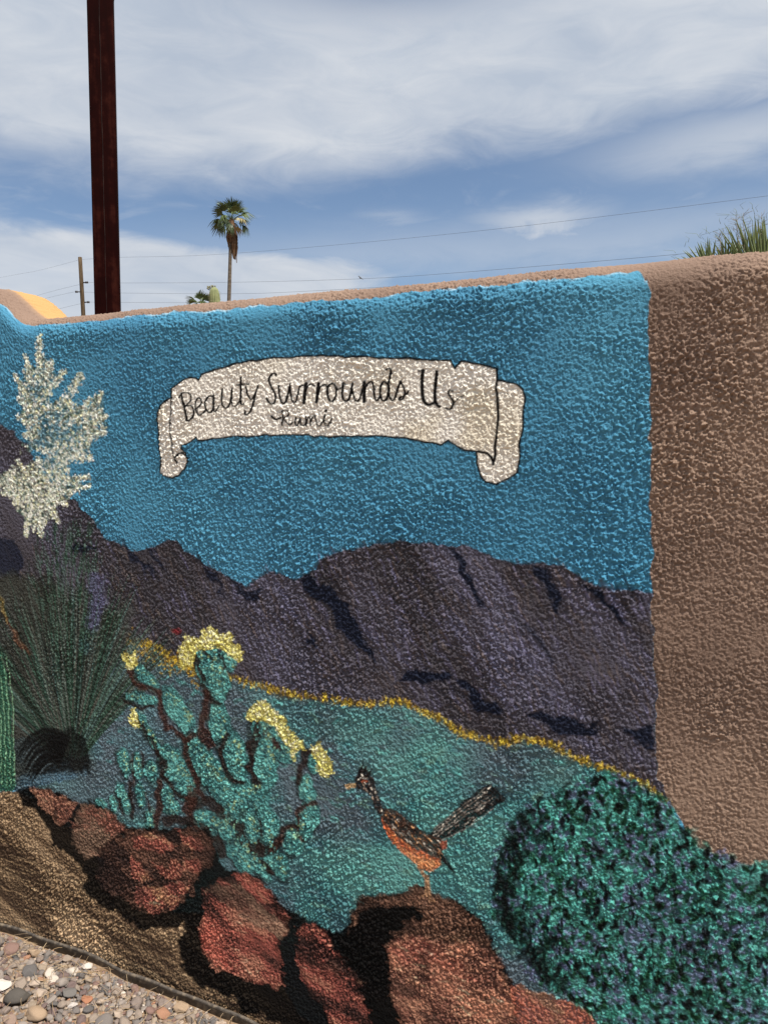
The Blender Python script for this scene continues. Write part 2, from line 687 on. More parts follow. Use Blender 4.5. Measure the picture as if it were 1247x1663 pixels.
def paint_mountains():
    out = [(-220, 670), (0, 692), (22, 702), (45, 722), (62, 765), (105, 808), (122, 812), (150, 845), (175, 875), (212, 893),
           (238, 896), (256, 884), (272, 876), (290, 882), (310, 902), (340, 920), (370, 940), (400, 952), (415, 940),
           (440, 927), (455, 930), (486, 942), (505, 926), (530, 903), (560, 893), (600, 885), (625, 880), (700, 883),
           (750, 888), (800, 900), (835, 915), (880, 913), (915, 918), (945, 940), (985, 957), (1030, 960), (1068, 962),
           (1090, 1330), (700, 1300), (200, 1200), (-220, 1200)]
    res = clip_paint(poly(P(out), 2.0, 1.3, 12, 2))
    sl, m, X, Y = res
    base = mixn(X, Y, [pc(56, 54, 59), pc(66, 63, 70), pc(74, 72, 83), pc(88, 87, 104)], 60, 1, -0.95, 3.5)
    put(res, base, ID_MTN, brk=0.0)
    # lavender dashes running down the slopes
    g = random.Random(3)
    for _ in range(2000):
        x = g.uniform(0, 1060); y = g.uniform(880, 1270)
        q = P([(x, y), (x + g.uniform(6, 16), y + g.uniform(12, 30))])
        c0 = q.mean(0).astype(int)
        if not (0 <= c0[0] < NC and 0 <= c0[1] < NR) or LB[c0[1], c0[0]] != ID_MTN:
            continue
        put(clip_paint(stroke(q, g.uniform(1.2, 3.2), 1.8, 1.0)), g.choice([pc(96, 94, 118), pc(104, 102, 130), pc(66, 56, 54), pc(60, 52, 50), pc(84, 74, 70), pc(96, 84, 80), pc(58, 52, 62)]), None, g.uniform(0.35, 0.75))
    navy = pc(20, 26, 42)
    for _ in range(70):
        x = g.uniform(430, 1050); y = g.uniform(895, 1180)
        L_ = g.uniform(30, 95)
        q = P([(x, y), (x + L_ * 0.25, y + L_ * 0.45), (x + L_ * 0.62, y + L_)])
        c0 = q.mean(0).astype(int)
        if not (0 <= c0[0] < NC and 0 <= c0[1] < NR) or LB[c0[1], c0[0]] != ID_MTN:
            continue
        put(clip_paint(stroke(q, [2, g.uniform(4, 9), 1.5], 4, 2.0)), g.choice([pc(38, 38, 48), pc(46, 42, 46), pc(92, 92, 116)]), None, g.uniform(0.35, 0.7))
    z6 = (2.15, 500, 840)
    for pts in ([(-10, 195), (60, 235), (110, 280), (170, 370), (200, 440), (235, 515), (190, 480), (120, 390), (50, 300), (-10, 250)],
                [(488, 103), (520, 120), (560, 190), (600, 270), (620, 315), (590, 290), (550, 240), (520, 180)],
                [(768, 163), (830, 172), (870, 240), (880, 350), (850, 310), (820, 240)],
                [(948, 222), (1010, 240), (1060, 300), (1122, 378), (1080, 360), (1020, 290)],
                [(305, 562), (350, 535), (400, 522), (505, 545), (490, 570), (400, 580)],
                [(518, 568), (560, 580), (640, 650), (690, 675), (590, 688), (555, 630)],
                [(755, 690), (800, 678), (920, 695), (1022, 715), (1000, 752), (900, 762), (840, 732)],
                [(1088, 735), (1200, 725), (1222, 825), (1170, 792)],
                [(-10, 400), (20, 425), (40, 470), (10, 450)]):
        put(clip_paint(poly(P(pts, *z6), 3.5, 2.2, 12, 1)), navy, None, 0.97, brk=0.0)
    put(stroke(P([(760, 372), (790, 405), (815, 440), (850, 510)], *z6), 5, 3, 1), navy, None, 0.75)
    z4 = (2.969, 0, 720)
    for pts in ([(-20, 440), (60, 470), (110, 560), (90, 640), (30, 660), (-20, 620)],
                [(330, 490), (400, 480), (475, 510), (400, 538), (340, 522)],
                [(560, 450), (650, 530), (720, 600), (775, 665), (740, 640), (640, 565)],
                [(935, 540), (1030, 620), (1085, 745), (1060, 725), (1010, 640)],
                [(720, 520), (745, 515), (800, 610), (770, 600)],
                [(1100, 660), (1200, 700), (1247, 690), (1247, 760), (1180, 760)]):
        put(clip_paint(poly(P(pts, *z4), 4, 2.4, 12, 2)), navy, None, 0.92, brk=0.05)
    put(stroke(P([(x, y + 3) for x, y in out[8:35]]), 3.0, 3.0, 1.2), pc(50, 48, 58), None, 0.55)


paint_mountains()

YEL = [(150, 1075), (215, 1040), (250, 1055), (290, 1075), (310, 1092), (380, 1103), (430, 1117), (470, 1131), (510, 1136), (580, 1141), (660, 1142),
       (700, 1160), (740, 1182), (780, 1196), (820, 1206), (850, 1202), (890, 1209), (930, 1229), (980, 1247), (1020, 1261),
       (1050, 1275), (1066, 1292), (1086, 1314)]


def paint_field():
    pts = YEL + [(1130, 1372), (1165, 1395), (1260, 1410), (1500, 1480), (1500, 2700), (200, 2700), (-220, 1560), (-220, 1282), (20, 1285), (140, 1262), (142, 1130)]
    res = poly(P(pts), 2.5, 1.5, 14, 3)
    sl, m, X, Y = res
    teal = mixn(X, Y, [pc(58, 92, 98), pc(66, 110, 114), pc(72, 124, 124), pc(86, 138, 134)], 42, 2, -0.5, 1.8)
    gray = mixn(X, Y, [pc(74, 90, 98), pc(84, 98, 107), pc(80, 106, 114)], 30, 4, -0.5, 1.8)
    f = np.clip(0.42 + 0.45 * nz(X, Y, 110, 5) + 0.25 * nz(X, Y, 40, 0), 0, 1)
    lc = P([(520, 1210)])[0]
    f = np.clip(f + 0.45 * np.exp(-((X - lc[0]) ** 2 + (Y - lc[1]) ** 2) / (110 ** 2)), 0, 1)
    lf = P([(230, 1200)])[0]
    f = np.clip(f + 0.35 * np.exp(-((X - lf[0]) ** 2 + (Y - lf[1]) ** 2) / (150 ** 2)), 0, 1)[..., None]
    put(res, teal * (1 - f) + gray * f, ID_FIELD, brk=0.0)
    g = random.Random(5)
    for _ in range(1500):
        x = g.uniform(150, 1000); y = g.uniform(1060, 1560)
        q = P([(x, y), (x + g.uniform(5, 14), y + g.uniform(-6, 10))])
        c0 = q.mean(0).astype(int)
        if not (0 <= c0[0] < NC and 0 <= c0[1] < NR) or LB[c0[1], c0[0]] != ID_FIELD:
            continue
        put(stroke(q, g.uniform(2, 6), 3, 1.5), g.choice([pc(72, 142, 142), pc(92, 166, 160), pc(62, 92, 104), pc(88, 100, 110), pc(54, 112, 118), pc(98, 128, 108)]), None, g.uniform(0.2, 0.55))
    put(poly(P([(-220, 1240), (60, 1240), (150, 1235), (215, 1265), (235, 1330), (130, 1300), (60, 1290), (-220, 1290)]), 16, 4, 20, 2), pc(82, 98, 106), None, 0.75)
    # yellow grass line: short tufts along the crest
    yp = P(YEL[1:])
    put(stroke(yp, 5, 5, 2.5), pc(112, 94, 40), ID_GRASS, 0.4, 0.3)
    sg = np.cumsum([0] + [float(np.hypot(*(yp[i + 1] - yp[i]))) for i in range(len(yp) - 1)])
    for _ in range(900):
        t = g.uniform(0, sg[-1])
        x = np.interp(t, sg, yp[:, 0]); y = np.interp(t, sg, yp[:, 1]) + g.gauss(-1.0, 2.2) + 2.5 * float(nz(np.array([t]), np.array([3.0]), 30, 1)[0])
        a = g.gauss(1.57, 0.45); L_ = g.uniform(2.5, 7)
        q = np.array([(x, y), (x + math.cos(a) * L_, y + math.sin(a) * L_)])
        put(stroke(q, g.uniform(1.4, 2.6), 1.4), g.choice([pc(176, 152, 48), pc(196, 176, 66), pc(150, 122, 40), pc(122, 96, 40), pc(96, 84, 46)]), ID_GRASS, g.uniform(0.5, 0.95), 0.45)
    # looser yellow above the cholla
    for _ in range(260):
        x = g.uniform(205, 330); y = 1045 + (x - 205) * 0.35 + g.gauss(4, 10)
        c0 = P([(x, y)])[0]
        put(ellipse(c0[0], c0[1], g.uniform(1.5, 3), g.uniform(1, 2), g.uniform(0, 3)), g.choice([pc(190, 160, 50), pc(150, 118, 40), pc(110, 90, 40)]), None, 0.8)


paint_field()


def paint_sand():
    pts = [(-220, 1278), (30, 1285), (60, 1300), (110, 1345), (165, 1400), (230, 1470), (300, 1480), (400, 1500), (480, 1640), (640, 1800), (-220, 1800)]
    res = poly(P(pts), 3, 1.5, 14, 1)
    sl, m, X, Y = res
    base = mixn(X, Y, [pc(74, 58, 45), pc(106, 86, 66), pc(132, 109, 84), pc(162, 137, 108)], 15, 3, -0.55, 7.0, 1.2, 0.20)
    big = np.clip(1 + 0.16 * nz(X, Y, 90, 1), 0.7, 1.3)[..., None]
    put(res, base * big, ID_GROUND, brk=0.0)
    g = random.Random(9)
    for _ in range(700):
        x = g.uniform(-40, 420); y = g.uniform(1290, 1680)
        L_ = g.uniform(30, 90)
        q = P([(x, y), (x + L_ * 0.5, y + L_ * g.uniform(0.1, 0.2)), (x + L_, y + L_ * g.uniform(0.3, 0.5))])
        c0 = q.mean(0).astype(int)
        if not (0 <= c0[0] < NC and 0 <= c0[1] < NR) or LB[c0[1], c0[0]] != ID_GROUND:
            continue
        put(stroke(q, [0.6, g.uniform(1.2, 2.4), 0.6], 1.3, 0.6), g.choice([pc(166, 142, 110), pc(146, 122, 93), pc(54, 41, 31), pc(44, 33, 27), pc(122, 100, 77)]), None, g.uniform(0.45, 0.9))


paint_sand()


def paint_yucca():
    g = random.Random(12)
    res = poly(P([(-220, 935), (30, 930), (110, 955), (205, 1000), (222, 1050), (185, 1110), (152, 1180), (146, 1252), (40, 1270), (-220, 1282)]), 26, 6, 30, 4)
    sl, m, X, Y = res
    put(res, mixn(X, Y, [pc(40, 42, 37), pc(54, 56, 50), pc(64, 68, 64)], 30, 2, 1.2, 2.0), ID_YUC, 0.93, 0.55, 0.0)
    greens = [pc(36, 60, 48), pc(66, 90, 79), pc(24, 36, 30), pc(88, 98, 92), pc(46, 50, 44), pc(50, 76, 64), pc(76, 100, 96), pc(20, 28, 25), pc(70, 72, 66)]
    # dense dark green behind the stalk
    for _ in range(520):
        x = g.gauss(108, 46); y = g.uniform(835, 1040)
        if abs(x - 108) > 40 + (y - 835) * 0.35:
            continue
        L_ = g.uniform(12, 34)
        a = math.atan2(y - 1240, x - 116) + g.gauss(0, 0.12)
        q = P([(x, y), (x - math.cos(a) * L_, y - math.sin(a) * L_)])
        put(stroke(q, [1.0, g.uniform(2, 4), 1.0], 1.8), g.choice(greens[:3] + [pc(48, 78, 62), pc(70, 92, 84)]), ID_YUC, g.uniform(0.4, 0.8), 0.7)
    put(poly(P([(700, 380), (800, 400), (830, 600), (760, 830), (690, 820), (690, 500)], 4.796, 0, 850), 8, 2.5, 14, 2), pc(84, 84, 112), None, 0.8)
    put(poly(P([(620, 900), (700, 890), (740, 960), (680, 1030), (630, 980)], 4.796, 0, 850), 8, 2.5, 14, 2), pc(62, 96, 102), None, 0.6)
    for _ in range(330):
        a = math.radians(g.uniform(-46, 40))
        L_ = g.uniform(150, 310) * (1.0 if a < 0.3 else 0.85)
        bx = 116 + a * 34 + g.gauss(0, 4); by = 1222 + g.uniform(-25, 10)
        bend = g.uniform(-0.1, 0.1) + a * 0.18
        pts = []
        for k in range(6):
            t = k / 5
            aa = a + bend * t
            pts.append((bx + math.sin(aa) * L_ * t, by - math.cos(aa) * L_ * t))
        w = g.uniform(1.6, 3.8)
        put(stroke(P(pts), [w * 0.7, w, w, w * 0.9, w * 0.6, 0.4], 1.2), g.choice(greens), ID_YUC, g.uniform(0.6, 0.97), 0.5, 0.08)
    # orange and yellow streak on the left
    put(stroke(P([(-6, 950), (4, 985), (12, 1010)]), [4, 5, 3], 5, 2), pc(140, 116, 56), None, 0.6)
    put(stroke(P([(12, 1005), (25, 1030), (36, 1048), (48, 1062)]), [4, 9, 8, 4], 5, 2), pc(104, 68, 48), None, 0.7)
    # dead leaves hanging as a black skirt
    blk = pc(7, 7, 8)
    put(poly(P([(86, 1188), (112, 1180), (140, 1200), (150, 1240), (146, 1256), (100, 1252), (58, 1262), (60, 1240)]), 4, 2, 12, 2), blk, ID_YUC, 0.95)
    for k in range(17):
        o = k / 16
        x0, y0 = 112 - 14 * o, 1198 + 40 * o
        tip = (27 + 26 * o + g.uniform(-4, 4), 1224 + 46 * o + g.uniform(-6, 8))
        ctl = (62 + 8 * o, 1160 + 62 * o)
        pts = []
        for i in range(8):
            t = i / 7
            pts.append(((1 - t) ** 2 * x0 + 2 * t * (1 - t) * ctl[0] + t * t * tip[0], (1 - t) ** 2 * y0 + 2 * t * (1 - t) * ctl[1] + t * t * tip[1]))
        put(stroke(P(pts), [5, 6, 6, 5.5, 5, 4, 3, 1.2], 1.8, 0.6), blk, ID_YUC, 0.92, 0.6)
        if k % 3 == 1:
            pts2 = [(x + 3, y + 5) for x, y in pts[2:]]
            put(stroke(P(pts2), [0.5, 2.2, 2.6, 2.4, 1.6, 0.6], 1.6), pc(84, 98, 104), None, 0.7)
    # saguaro at the very left
    res = poly(P([(-46, 1284), (-44, 1090), (-34, 1050), (-20, 1038), (-6, 1050), (0, 1064), (10, 1090), (18, 1150), (22, 1220), (27, 1276), (20, 1284)]), 2, 1)
    put(res, pc(50, 92, 74), ID_SAG)
    for i, dx in enumerate((-36, -26, -17, -9, -2, 5, 12)):
        pts = [(dx - 8, 1062), (dx, 1110), (dx + 5, 1180), (dx + 9, 1274)]
        put(stroke(P(pts), [1, 2.4, 2.6, 2.4], 1.6, 1), pc(24, 58, 42), None, 0.85)
        put(stroke(P([(x + 5, y) for x, y in pts]), [1, 2.0, 2.2, 2], 1.6, 1), pc(132, 176, 140), None, 0.75)
    # blossom plume: thousands of short dabs inside its outline
    o1 = [(x / 4.157, 420 + y / 4.157) for x, y in [(225, 520), (290, 515), (300, 620), (350, 670), (350, 720), (390, 770), (440, 750), (445, 790), (390, 840), (355, 930),
          (400, 940), (430, 860), (500, 810), (490, 765), (590, 775), (580, 850), (520, 900), (490, 980), (540, 940), (600, 960), (650, 900), (715, 900),
          (700, 980), (730, 1060), (725, 1140), (660, 1190), (630, 1260)]]
    o2 = [(x / 2.969, 720 + y / 2.969) for x, y in [(440, 70), (360, 100), (320, 130), (430, 150), (420, 210), (360, 240), (330, 300),
          (280, 330), (290, 390), (262, 412), (250, 380), (205, 455), (185, 420), (160, 430), (115, 450), (110, 380), (60, 290), (0, 240), (-60, 200), (-60, 120), (0, 140),
          (70, 75), (100, 105), (170, 60), (215, 75)]]
    o3 = [(x / 4.157, 420 + y / 4.157) for x, y in [(90, 1290), (185, 1180), (170, 1130), (110, 1060), (125, 940), (90, 825), (150, 790), (140, 680), (180, 650), (215, 720), (225, 640)]]
    pl = P(o1 + o2 + o3)
    sl, m, X, Y = poly(pl, 20, 2.6, 10, 2)
    m = np.clip((m - 0.72) / 0.1, 0, 1)
    put((sl, m, X, Y), mixn(X, Y, [pc(80, 100, 94), pc(128, 138, 122), pc(164, 168, 146)], 10, 2), ID_BLOS, 0.4)
    ys, xs = np.nonzero(m > 0.6)
    cols_ = [pc(216, 218, 206), pc(192, 196, 176), pc(150, 168, 154), pc(230, 230, 216), pc(204, 204, 186), pc(206, 204, 158), pc(170, 182, 172)]
    dens = nz(X, Y, 22, 3)
    for _ in range(1500):
        k = g.randrange(len(ys))
        if dens[ys[k], xs[k]] < -0.9 and g.random() < 0.7:
            continue
        x = xs[k] + sl[1].start; y = ys[k] + sl[0].start
        put(ellipse(x, y, g.uniform(1.6, 3.6), g.uniform(1.1, 2.2), g.uniform(0, 3.14), 1.3), g.choice(cols_), ID_BLOS, g.uniform(0.65, 1), 0.6)
    Pz = lambda p: (p[0] / 4.157, 420 + p[1] / 4.157)
    Qz = lambda p: (p[0] / 2.969, 720 + p[1] / 2.969)
    plumes = [(Pz(b_), Pz(t_)) for b_, t_ in (((270, 800), (258, 512)), ((200, 860), (165, 655)), ((310, 900), (442, 758)), ((430, 980), (548, 772)), ((560, 1080), (693, 895)), ((280, 860), (345, 680)),
              ((210, 950), (90, 822)), ((560, 1150), (728, 1050)), ((540, 1220), (715, 1165)), ((240, 1070), (118, 945)), ((240, 1150), (108, 1062)), ((480, 1100), (602, 955)), ((250, 1180), (150, 1200)))]
    plumes += [(Qz(b_), Qz(t_)) for b_, t_ in (((230, 215), (430, 158)), ((240, 245), (432, 206)), ((280, 60), (444, 70)), ((150, 225), (15, 145)), ((140, 250), (-5, 238)), ((150, 205), (78, 78)), ((190, 215), (183, 66)),
               ((150, 270), (118, 450)), ((190, 280), (197, 455)), ((220, 260), (287, 388)), ((220, 240), (325, 300)), ((150, 245), (60, 292)), ((100, 230), (-40, 160)), ((160, 300), (165, 430)), ((260, 130), (330, 130)))]
    for b_, t_ in plumes:
        q0, q1 = P([b_, t_])
        nx_, ny_ = -(q1[1] - q0[1]), q1[0] - q0[0]
        ln = math.hypot(nx_, ny_)
        nx_ /= ln; ny_ /= ln
        for _ in range(int(ln * 1.7) + 14):
            t = g.uniform(0, 1)
            o = g.gauss(0, 1) * (4.2 * (1 - t) + 1.9)
            x = q0[0] + (q1[0] - q0[0]) * t + nx_ * o
            y = q0[1] + (q1[1] - q0[1]) * t + ny_ * o
            put(ellipse(x, y, g.uniform(1.3, 2.8), g.uniform(1.0, 1.8), g.uniform(0, 3.14), 1.3), g.choice(cols_), ID_BLOS, g.uniform(0.6, 1), 0.6)
    for _ in range(420):
        k = g.randrange(len(ys))
        x = xs[k] + sl[1].start; y = ys[k] + sl[0].start
        put(ellipse(x, y, g.uniform(1.5, 3.6), g.uniform(1.2, 2.4), g.uniform(0, 3.14), 1.5), g.choice([pc(38, 62, 54), pc(60, 84, 76)]), None, 0.75)


paint_yucca()

ZC = (3.2816, 180, 1000)


def zlen(v):
    return v / 3.2816 * 1.05


def paint_cholla():
    g = random.Random(21)
    J = [(480, 230, 50, 28, 70), (545, 210, 55, 32, 90), (625, 240, 45, 28, 60), (545, 320, 110, 66, 72), (575, 560, 90, 48, 85), (660, 740, 110, 58, 80),
         (820, 720, 150, 58, 85), (810, 600, 40, 22, 90), (880, 640, 40, 20, 80), (930, 730, 48, 42, 45), (490, 770, 125, 60, 58), (355, 500, 110, 52, 50),
         (190, 330, 80, 28, 40), (170, 445, 80, 28, 5), (360, 840, 130, 68, 60), (220, 650, 115, 22, 55), (720, 1000, 130, 80, -40), (570, 880, 100, 66, 60),
         (750, 1140, 80, 40, 80), (840, 1130, 95, 50, 85), (1050, 1090, 90, 42, -70), (1045, 920, 60, 34, 85), (1085, 780, 40, 28, 80), (970, 1190, 60, 50, 80),
         (540, 1110, 92, 55, 20), (660, 1180, 120, 55, 55), (760, 1290, 110, 38, 50), (690, 1290, 70, 36, 45), (880, 1300, 90, 50, 60),
         (70, 780, 60, 35, 80), (140, 800, 60, 30, 85), (70, 970, 70, 30, 70), (160, 960, 60, 25, 85), (220, 830, 50, 35, 80), (210, 1090, 50, 25, 90),
         (310, 990, 60, 40, 80), (340, 1040, 30, 30, 0), (20, 1000, 40, 20, 80), (-50, 1010, 40, 20, 70)]
    br = pc(40, 28, 24)
    br2 = pc(58, 36, 30)
    B = [([(440, 210), (490, 290), (500, 380), (540, 450), (580, 475)], 30), ([(510, 420), (500, 520), (490, 640), (530, 690)], 38),
         ([(620, 640), (590, 720), (610, 810), (650, 880), (700, 880)], 30), ([(790, 600), (740, 720), (740, 820), (780, 890)], 34), ([(850, 600), (850, 650), (900, 690)], 24),
         ([(110, 290), (150, 370), (260, 420), (260, 510), (310, 590), (400, 660), (460, 640)], 30), ([(80, 450), (140, 490), (230, 490)], 18),
         ([(150, 560), (220, 680), (280, 760), (290, 850), (380, 960), (450, 1000)], 30), ([(400, 670), (410, 760), (460, 880), (490, 960)], 38),
         ([(430, 1010), (520, 980), (600, 1060), (680, 1110), (720, 1210), (790, 1240), (880, 1250)], 46), ([(720, 1210), (800, 1300), (860, 1360)], 30), ([(300, 1090), (430, 1090), (560, 1180), (600, 1260)], 50), ([(1060, 720), (1010, 830), (1000, 880)], 30),
         ([(1070, 990), (1000, 1050), (1000, 1130), (1030, 1190)], 28), ([(870, 1240), (920, 1140), (1000, 1130)], 28), ([(790, 1080), (790, 1230)], 14),
         ([(110, 900), (120, 1060)], 26), ([(265, 890), (250, 1100)], 40), ([(30, 940), (60, 1050)], 14), ([(170, 720), (180, 800)], 14), ([(110, 720), (120, 900)], 12),
         ([(200, 940), (215, 1040)], 12), ([(500, 190), (540, 240)], 14), ([(580, 220), (610, 280)], 18), ([(640, 800), (720, 800)], 10), ([(440, 940), (420, 1040)], 60)]
    for cx, cy, a, b, an in J:
        c0 = P([(cx, cy)], *ZC)[0]
        put(ellipse(c0[0] - 2.2, c0[1] - 1.6, zlen(a) * 1.09, zlen(b) * 1.17, -math.radians(an), 3.0, 2.0, 1), pc(34, 44, 44), ID_CHOL, 0.8, 0.5, 0.05)
        res = ellipse(c0[0] + 0.6, c0[1] + 0.6, zlen(a) * 1.03, zlen(b) * 1.08, -math.radians(an), 2.2, 1.8, g.randrange(5))
        if res is None:
            continue
        sl, m, X, Y = res
        put(res, mixn(X, Y, [pc(54, 92, 94), pc(74, 132, 130), pc(96, 160, 154)], 14, g.randrange(5)), ID_CHOL, 0.95, 0.5, 0.08)
    for pts, w in B:
        put(stroke(P(pts, *ZC), [zlen(w) * 1.0] * len(pts), 4.0, 2.2, g.randrange(5)), g.choice([br, br2]), ID_CHOL, 0.95, 0.5, 0.06)
    # spines: pale dabs on the right hand side of each joint
    for cx, cy, a, b, an in J:
        ra = math.radians(an)
        for _ in range(int(a * b / 75)):
            u = g.uniform(-0.95, 0.95); v = g.triangular(-0.9, 1.0, 0.45)
            if u * u + v * v > 1:
                continue
            x = cx + math.cos(ra) * u * a + math.sin(ra) * v * b
            y = cy + math.sin(ra) * u * a - math.cos(ra) * v * b
            c0 = P([(x, y)], *ZC)[0]
            bright = v > 0.1
            put(ellipse(c0[0], c0[1], g.uniform(1.3, 2.6), g.uniform(0.9, 1.6), g.uniform(0, 3.1), 1.3),
                g.choice([pc(122, 158, 128), pc(108, 154, 140), pc(150, 164, 112), pc(92, 158, 156), pc(84, 150, 150)] if bright else [pc(92, 160, 156), pc(52, 88, 84), pc(118, 168, 152)]), None, g.uniform(0.6, 0.95))
    Yc = [[(370, 260), (368, 180), (400, 115), (440, 110), (460, 130), (490, 85), (545, 68), (590, 100), (640, 108), (690, 170), (706, 212), (680, 237), (640, 225), (600, 190), (560, 160), (510, 175), (470, 190), (445, 220), (430, 265), (390, 277)],
          [(722, 560), (745, 490), (790, 453), (840, 460), (870, 510), (930, 560), (960, 620), (1022, 660), (1026, 700), (980, 765), (950, 710), (910, 650), (870, 590), (830, 575), (790, 560), (750, 570)],
          [(1068, 700), (1110, 690), (1160, 730), (1188, 800), (1165, 862), (1120, 850), (1095, 800), (1100, 760), (1070, 740)],
          [(65, 230), (92, 212), (100, 240), (112, 195), (127, 180), (138, 250), (120, 275), (90, 288)],
          [(103, 510), (130, 500), (155, 590), (140, 602), (110, 570)]]
    for i, pts in enumerate(Yc):
        res = poly(P(pts, *ZC), 3, 1.8, 9, i)
        sl, m, X, Y = res
        put(res, pc(176, 168, 84), ID_CROWN[i])
        ys, xs = np.nonzero(m > 0.5)
        for _ in range(len(ys) // 7):
            k = g.randrange(len(ys))
            x = xs[k] + sl[1].start; y = ys[k] + sl[0].start
            a = g.uniform(0, 3.14); L_ = g.uniform(2, 5)
            put(stroke(np.array([(x, y), (x + math.cos(a) * L_, y + math.sin(a) * L_)]), g.uniform(1.3, 2.2), 1.2), g.choice([pc(226, 222, 152), pc(206, 200, 116), pc(236, 234, 190), pc(150, 138, 70), pc(214, 208, 130)]), ID_CROWN[i], 0.9, 0.6)
    for dx, dy in ((345, 82), (362, 90), (335, 76), (352, 72)):
        c0 = P([(dx, dy)], *ZC)[0]
        put(ellipse(c0[0], c0[1], 5, 3, 0.4, 2, 1), pc(104, 34, 38), None, 0.85)


paint_cholla()

Z3 = (2.969, 0, 1240)
Z4 = (2.267, 300, 1380)
Z5 = (2.670, 780, 1240)


def px(pts, z):
    return [(x / z[0] + z[1], y / z[0] + z[2]) for x, y in pts]


def paint_boulders():
    g = random.Random(31)
    blk = pc(7, 6, 6)
    lower = px([(85, 120), (110, 190), (190, 240), (240, 310), (255, 390), (320, 440), (400, 490), (418, 540), (405, 615), (462, 676), (560, 720), (640, 770), (730, 800), (830, 792), (876, 775), (880, 830), (863, 900), (880, 980), (930, 1060), (1030, 1092), (1130, 1122)], Z3) + \
        px([(200, 595), (300, 625), (420, 680), (500, 760)], Z4)
    upper = px([(1230, 700), (1215, 560), (1190, 465), (1140, 380), (1112, 290), (1060, 225), (960, 165), (860, 138), (760, 155), (660, 168), (622, 215), (606, 285), (545, 300), (440, 262), (390, 225), (330, 165), (275, 105), (200, 78), (150, 62)], Z4) + \
        px([(1060, 440), (1050, 400), (1010, 335), (900, 296), (760, 316), (640, 322), (600, 296), (520, 216), (440, 188), (390, 198), (330, 162), (260, 138), (150, 118)], Z3)
    res = poly(P(lower + upper), 4, 2.2, 12, 1)
    put(res, blk, ID_SHADE, 0.97, brk=0.0)
    reds = [pc(40, 28, 25), pc(86, 60, 51), pc(118, 76, 64), pc(146, 106, 86)]
    redder = [pc(50, 32, 29), pc(104, 62, 54), pc(146, 78, 68), pc(162, 110, 90)]
    browns = [pc(42, 31, 27), pc(76, 58, 49), pc(104, 83, 69), pc(128, 104, 86)]

    def rock(pts, z, cols_, i, soft=3.5, sc=24):
        r = poly(P(pts, *z), soft, 2.6, 14, i)
        s_, m_, X, Y = r
        put(r, mixn(X, Y, cols_, sc, i, -0.45, 2.6, 1.25, 0.22), ID_BOULDER[i] if i < 7 else None, 0.95)
        if i < 6:
            q = P(pts, *z)
            put(stroke(np.vstack([q, q[:1]]), 5, 7, 2.0), pc(16, 13, 12), None, 0.75)
        return r

    def patch(pts, z, cols_, i, op=0.85, soft=5, brk=0.08):
        r = poly(P(pts, *z), soft, 3, 12, i)
        s_, m_, X, Y = r
        put(r, mixn(X, Y, cols_, 16, i, -0.45, 2.6, 1.2, 0.22), None, op, brk=brk)
    rock([(150, 122), (200, 122), (260, 140), (330, 163), (392, 200), (350, 250), (300, 305), (270, 290), (260, 240), (190, 212)], Z3, reds, 0)
    patch([(255, 215), (275, 205), (285, 240), (265, 280)], Z3, [blk, pc(40, 30, 28)], 1)
    rock([(370, 230), (400, 200), (440, 190), (520, 220), (610, 300), (570, 350), (520, 380), (490, 440), (430, 470), (360, 400), (340, 330)], Z3, browns[1:] + reds[2:3], 1)
    patch([(395, 215), (470, 215), (440, 290), (370, 330), (350, 300)], Z3, reds, 2, 0.6)
    rock([(500, 410), (560, 350), (640, 328), (760, 320), (900, 300), (1010, 340), (1052, 420), (1020, 490), (960, 520), (920, 620), (880, 680), (740, 722), (650, 690), (560, 640), (480, 560)], Z3, [pc(44, 32, 29), pc(74, 52, 44), pc(96, 68, 56)], 2)
    for pts in ([(635, 450), (690, 480), (722, 540), (690, 562), (630, 510)], [(755, 490), (860, 478), (862, 540), (790, 548)], [(885, 460), (960, 468), (945, 540), (890, 525)],
                [(640, 625), (720, 590), (860, 585), (905, 600), (870, 670), (740, 715), (660, 682)], [(640, 355), (760, 340), (885, 400), (780, 440), (680, 410)], [(860, 335), (960, 360), (1000, 420), (930, 420)],
                [(850, 580), (915, 570), (905, 620), (870, 622)]):
        patch(pts, Z3, redder[1:] + [pc(160, 118, 88)], 3, 0.8)
    patch([(480, 430), (560, 370), (620, 420), (600, 560), (560, 640), (470, 560)], Z3, [pc(28, 22, 22), pc(48, 34, 30)], 4, 0.7)
    rock([(70, 180), (75, 150), (95, 118), (160, 103), (200, 80), (280, 108), (332, 168), (392, 230), (382, 310), (342, 322), (350, 420), (366, 490), (340, 516), (250, 492), (130, 452), (80, 380), (60, 290)], Z4, redder, 3)
    patch([(72, 150), (108, 118), (200, 130), (280, 190), (382, 292), (340, 315), (250, 262), (170, 208), (100, 172)], Z4, browns[1:], 2, 0.85)
    patch([(170, 95), (230, 90), (290, 125), (330, 190), (280, 180), (220, 140)], Z4, redder[1:], 1, 0.7)
    patch([(330, 200), (350, 200), (385, 260), (375, 300), (340, 250)], Z4, [blk, pc(36, 28, 26)], 2, 0.8)
    patch([(65, 290), (100, 260), (130, 330), (160, 440), (110, 420), (75, 370)], Z4, [pc(166, 82, 70), pc(178, 98, 82)], 4, 0.7, 14)
    patch([(120, 150), (200, 160), (260, 215), (200, 205)], Z4, [pc(60, 44, 38), pc(90, 70, 58)], 0, 0.6)
    rock([(413, 290), (440, 264), (530, 293), (562, 360), (602, 430), (662, 510), (704, 580), (730, 680), (560, 680), (520, 590), (450, 520), (428, 440)], Z4, redder, 4)
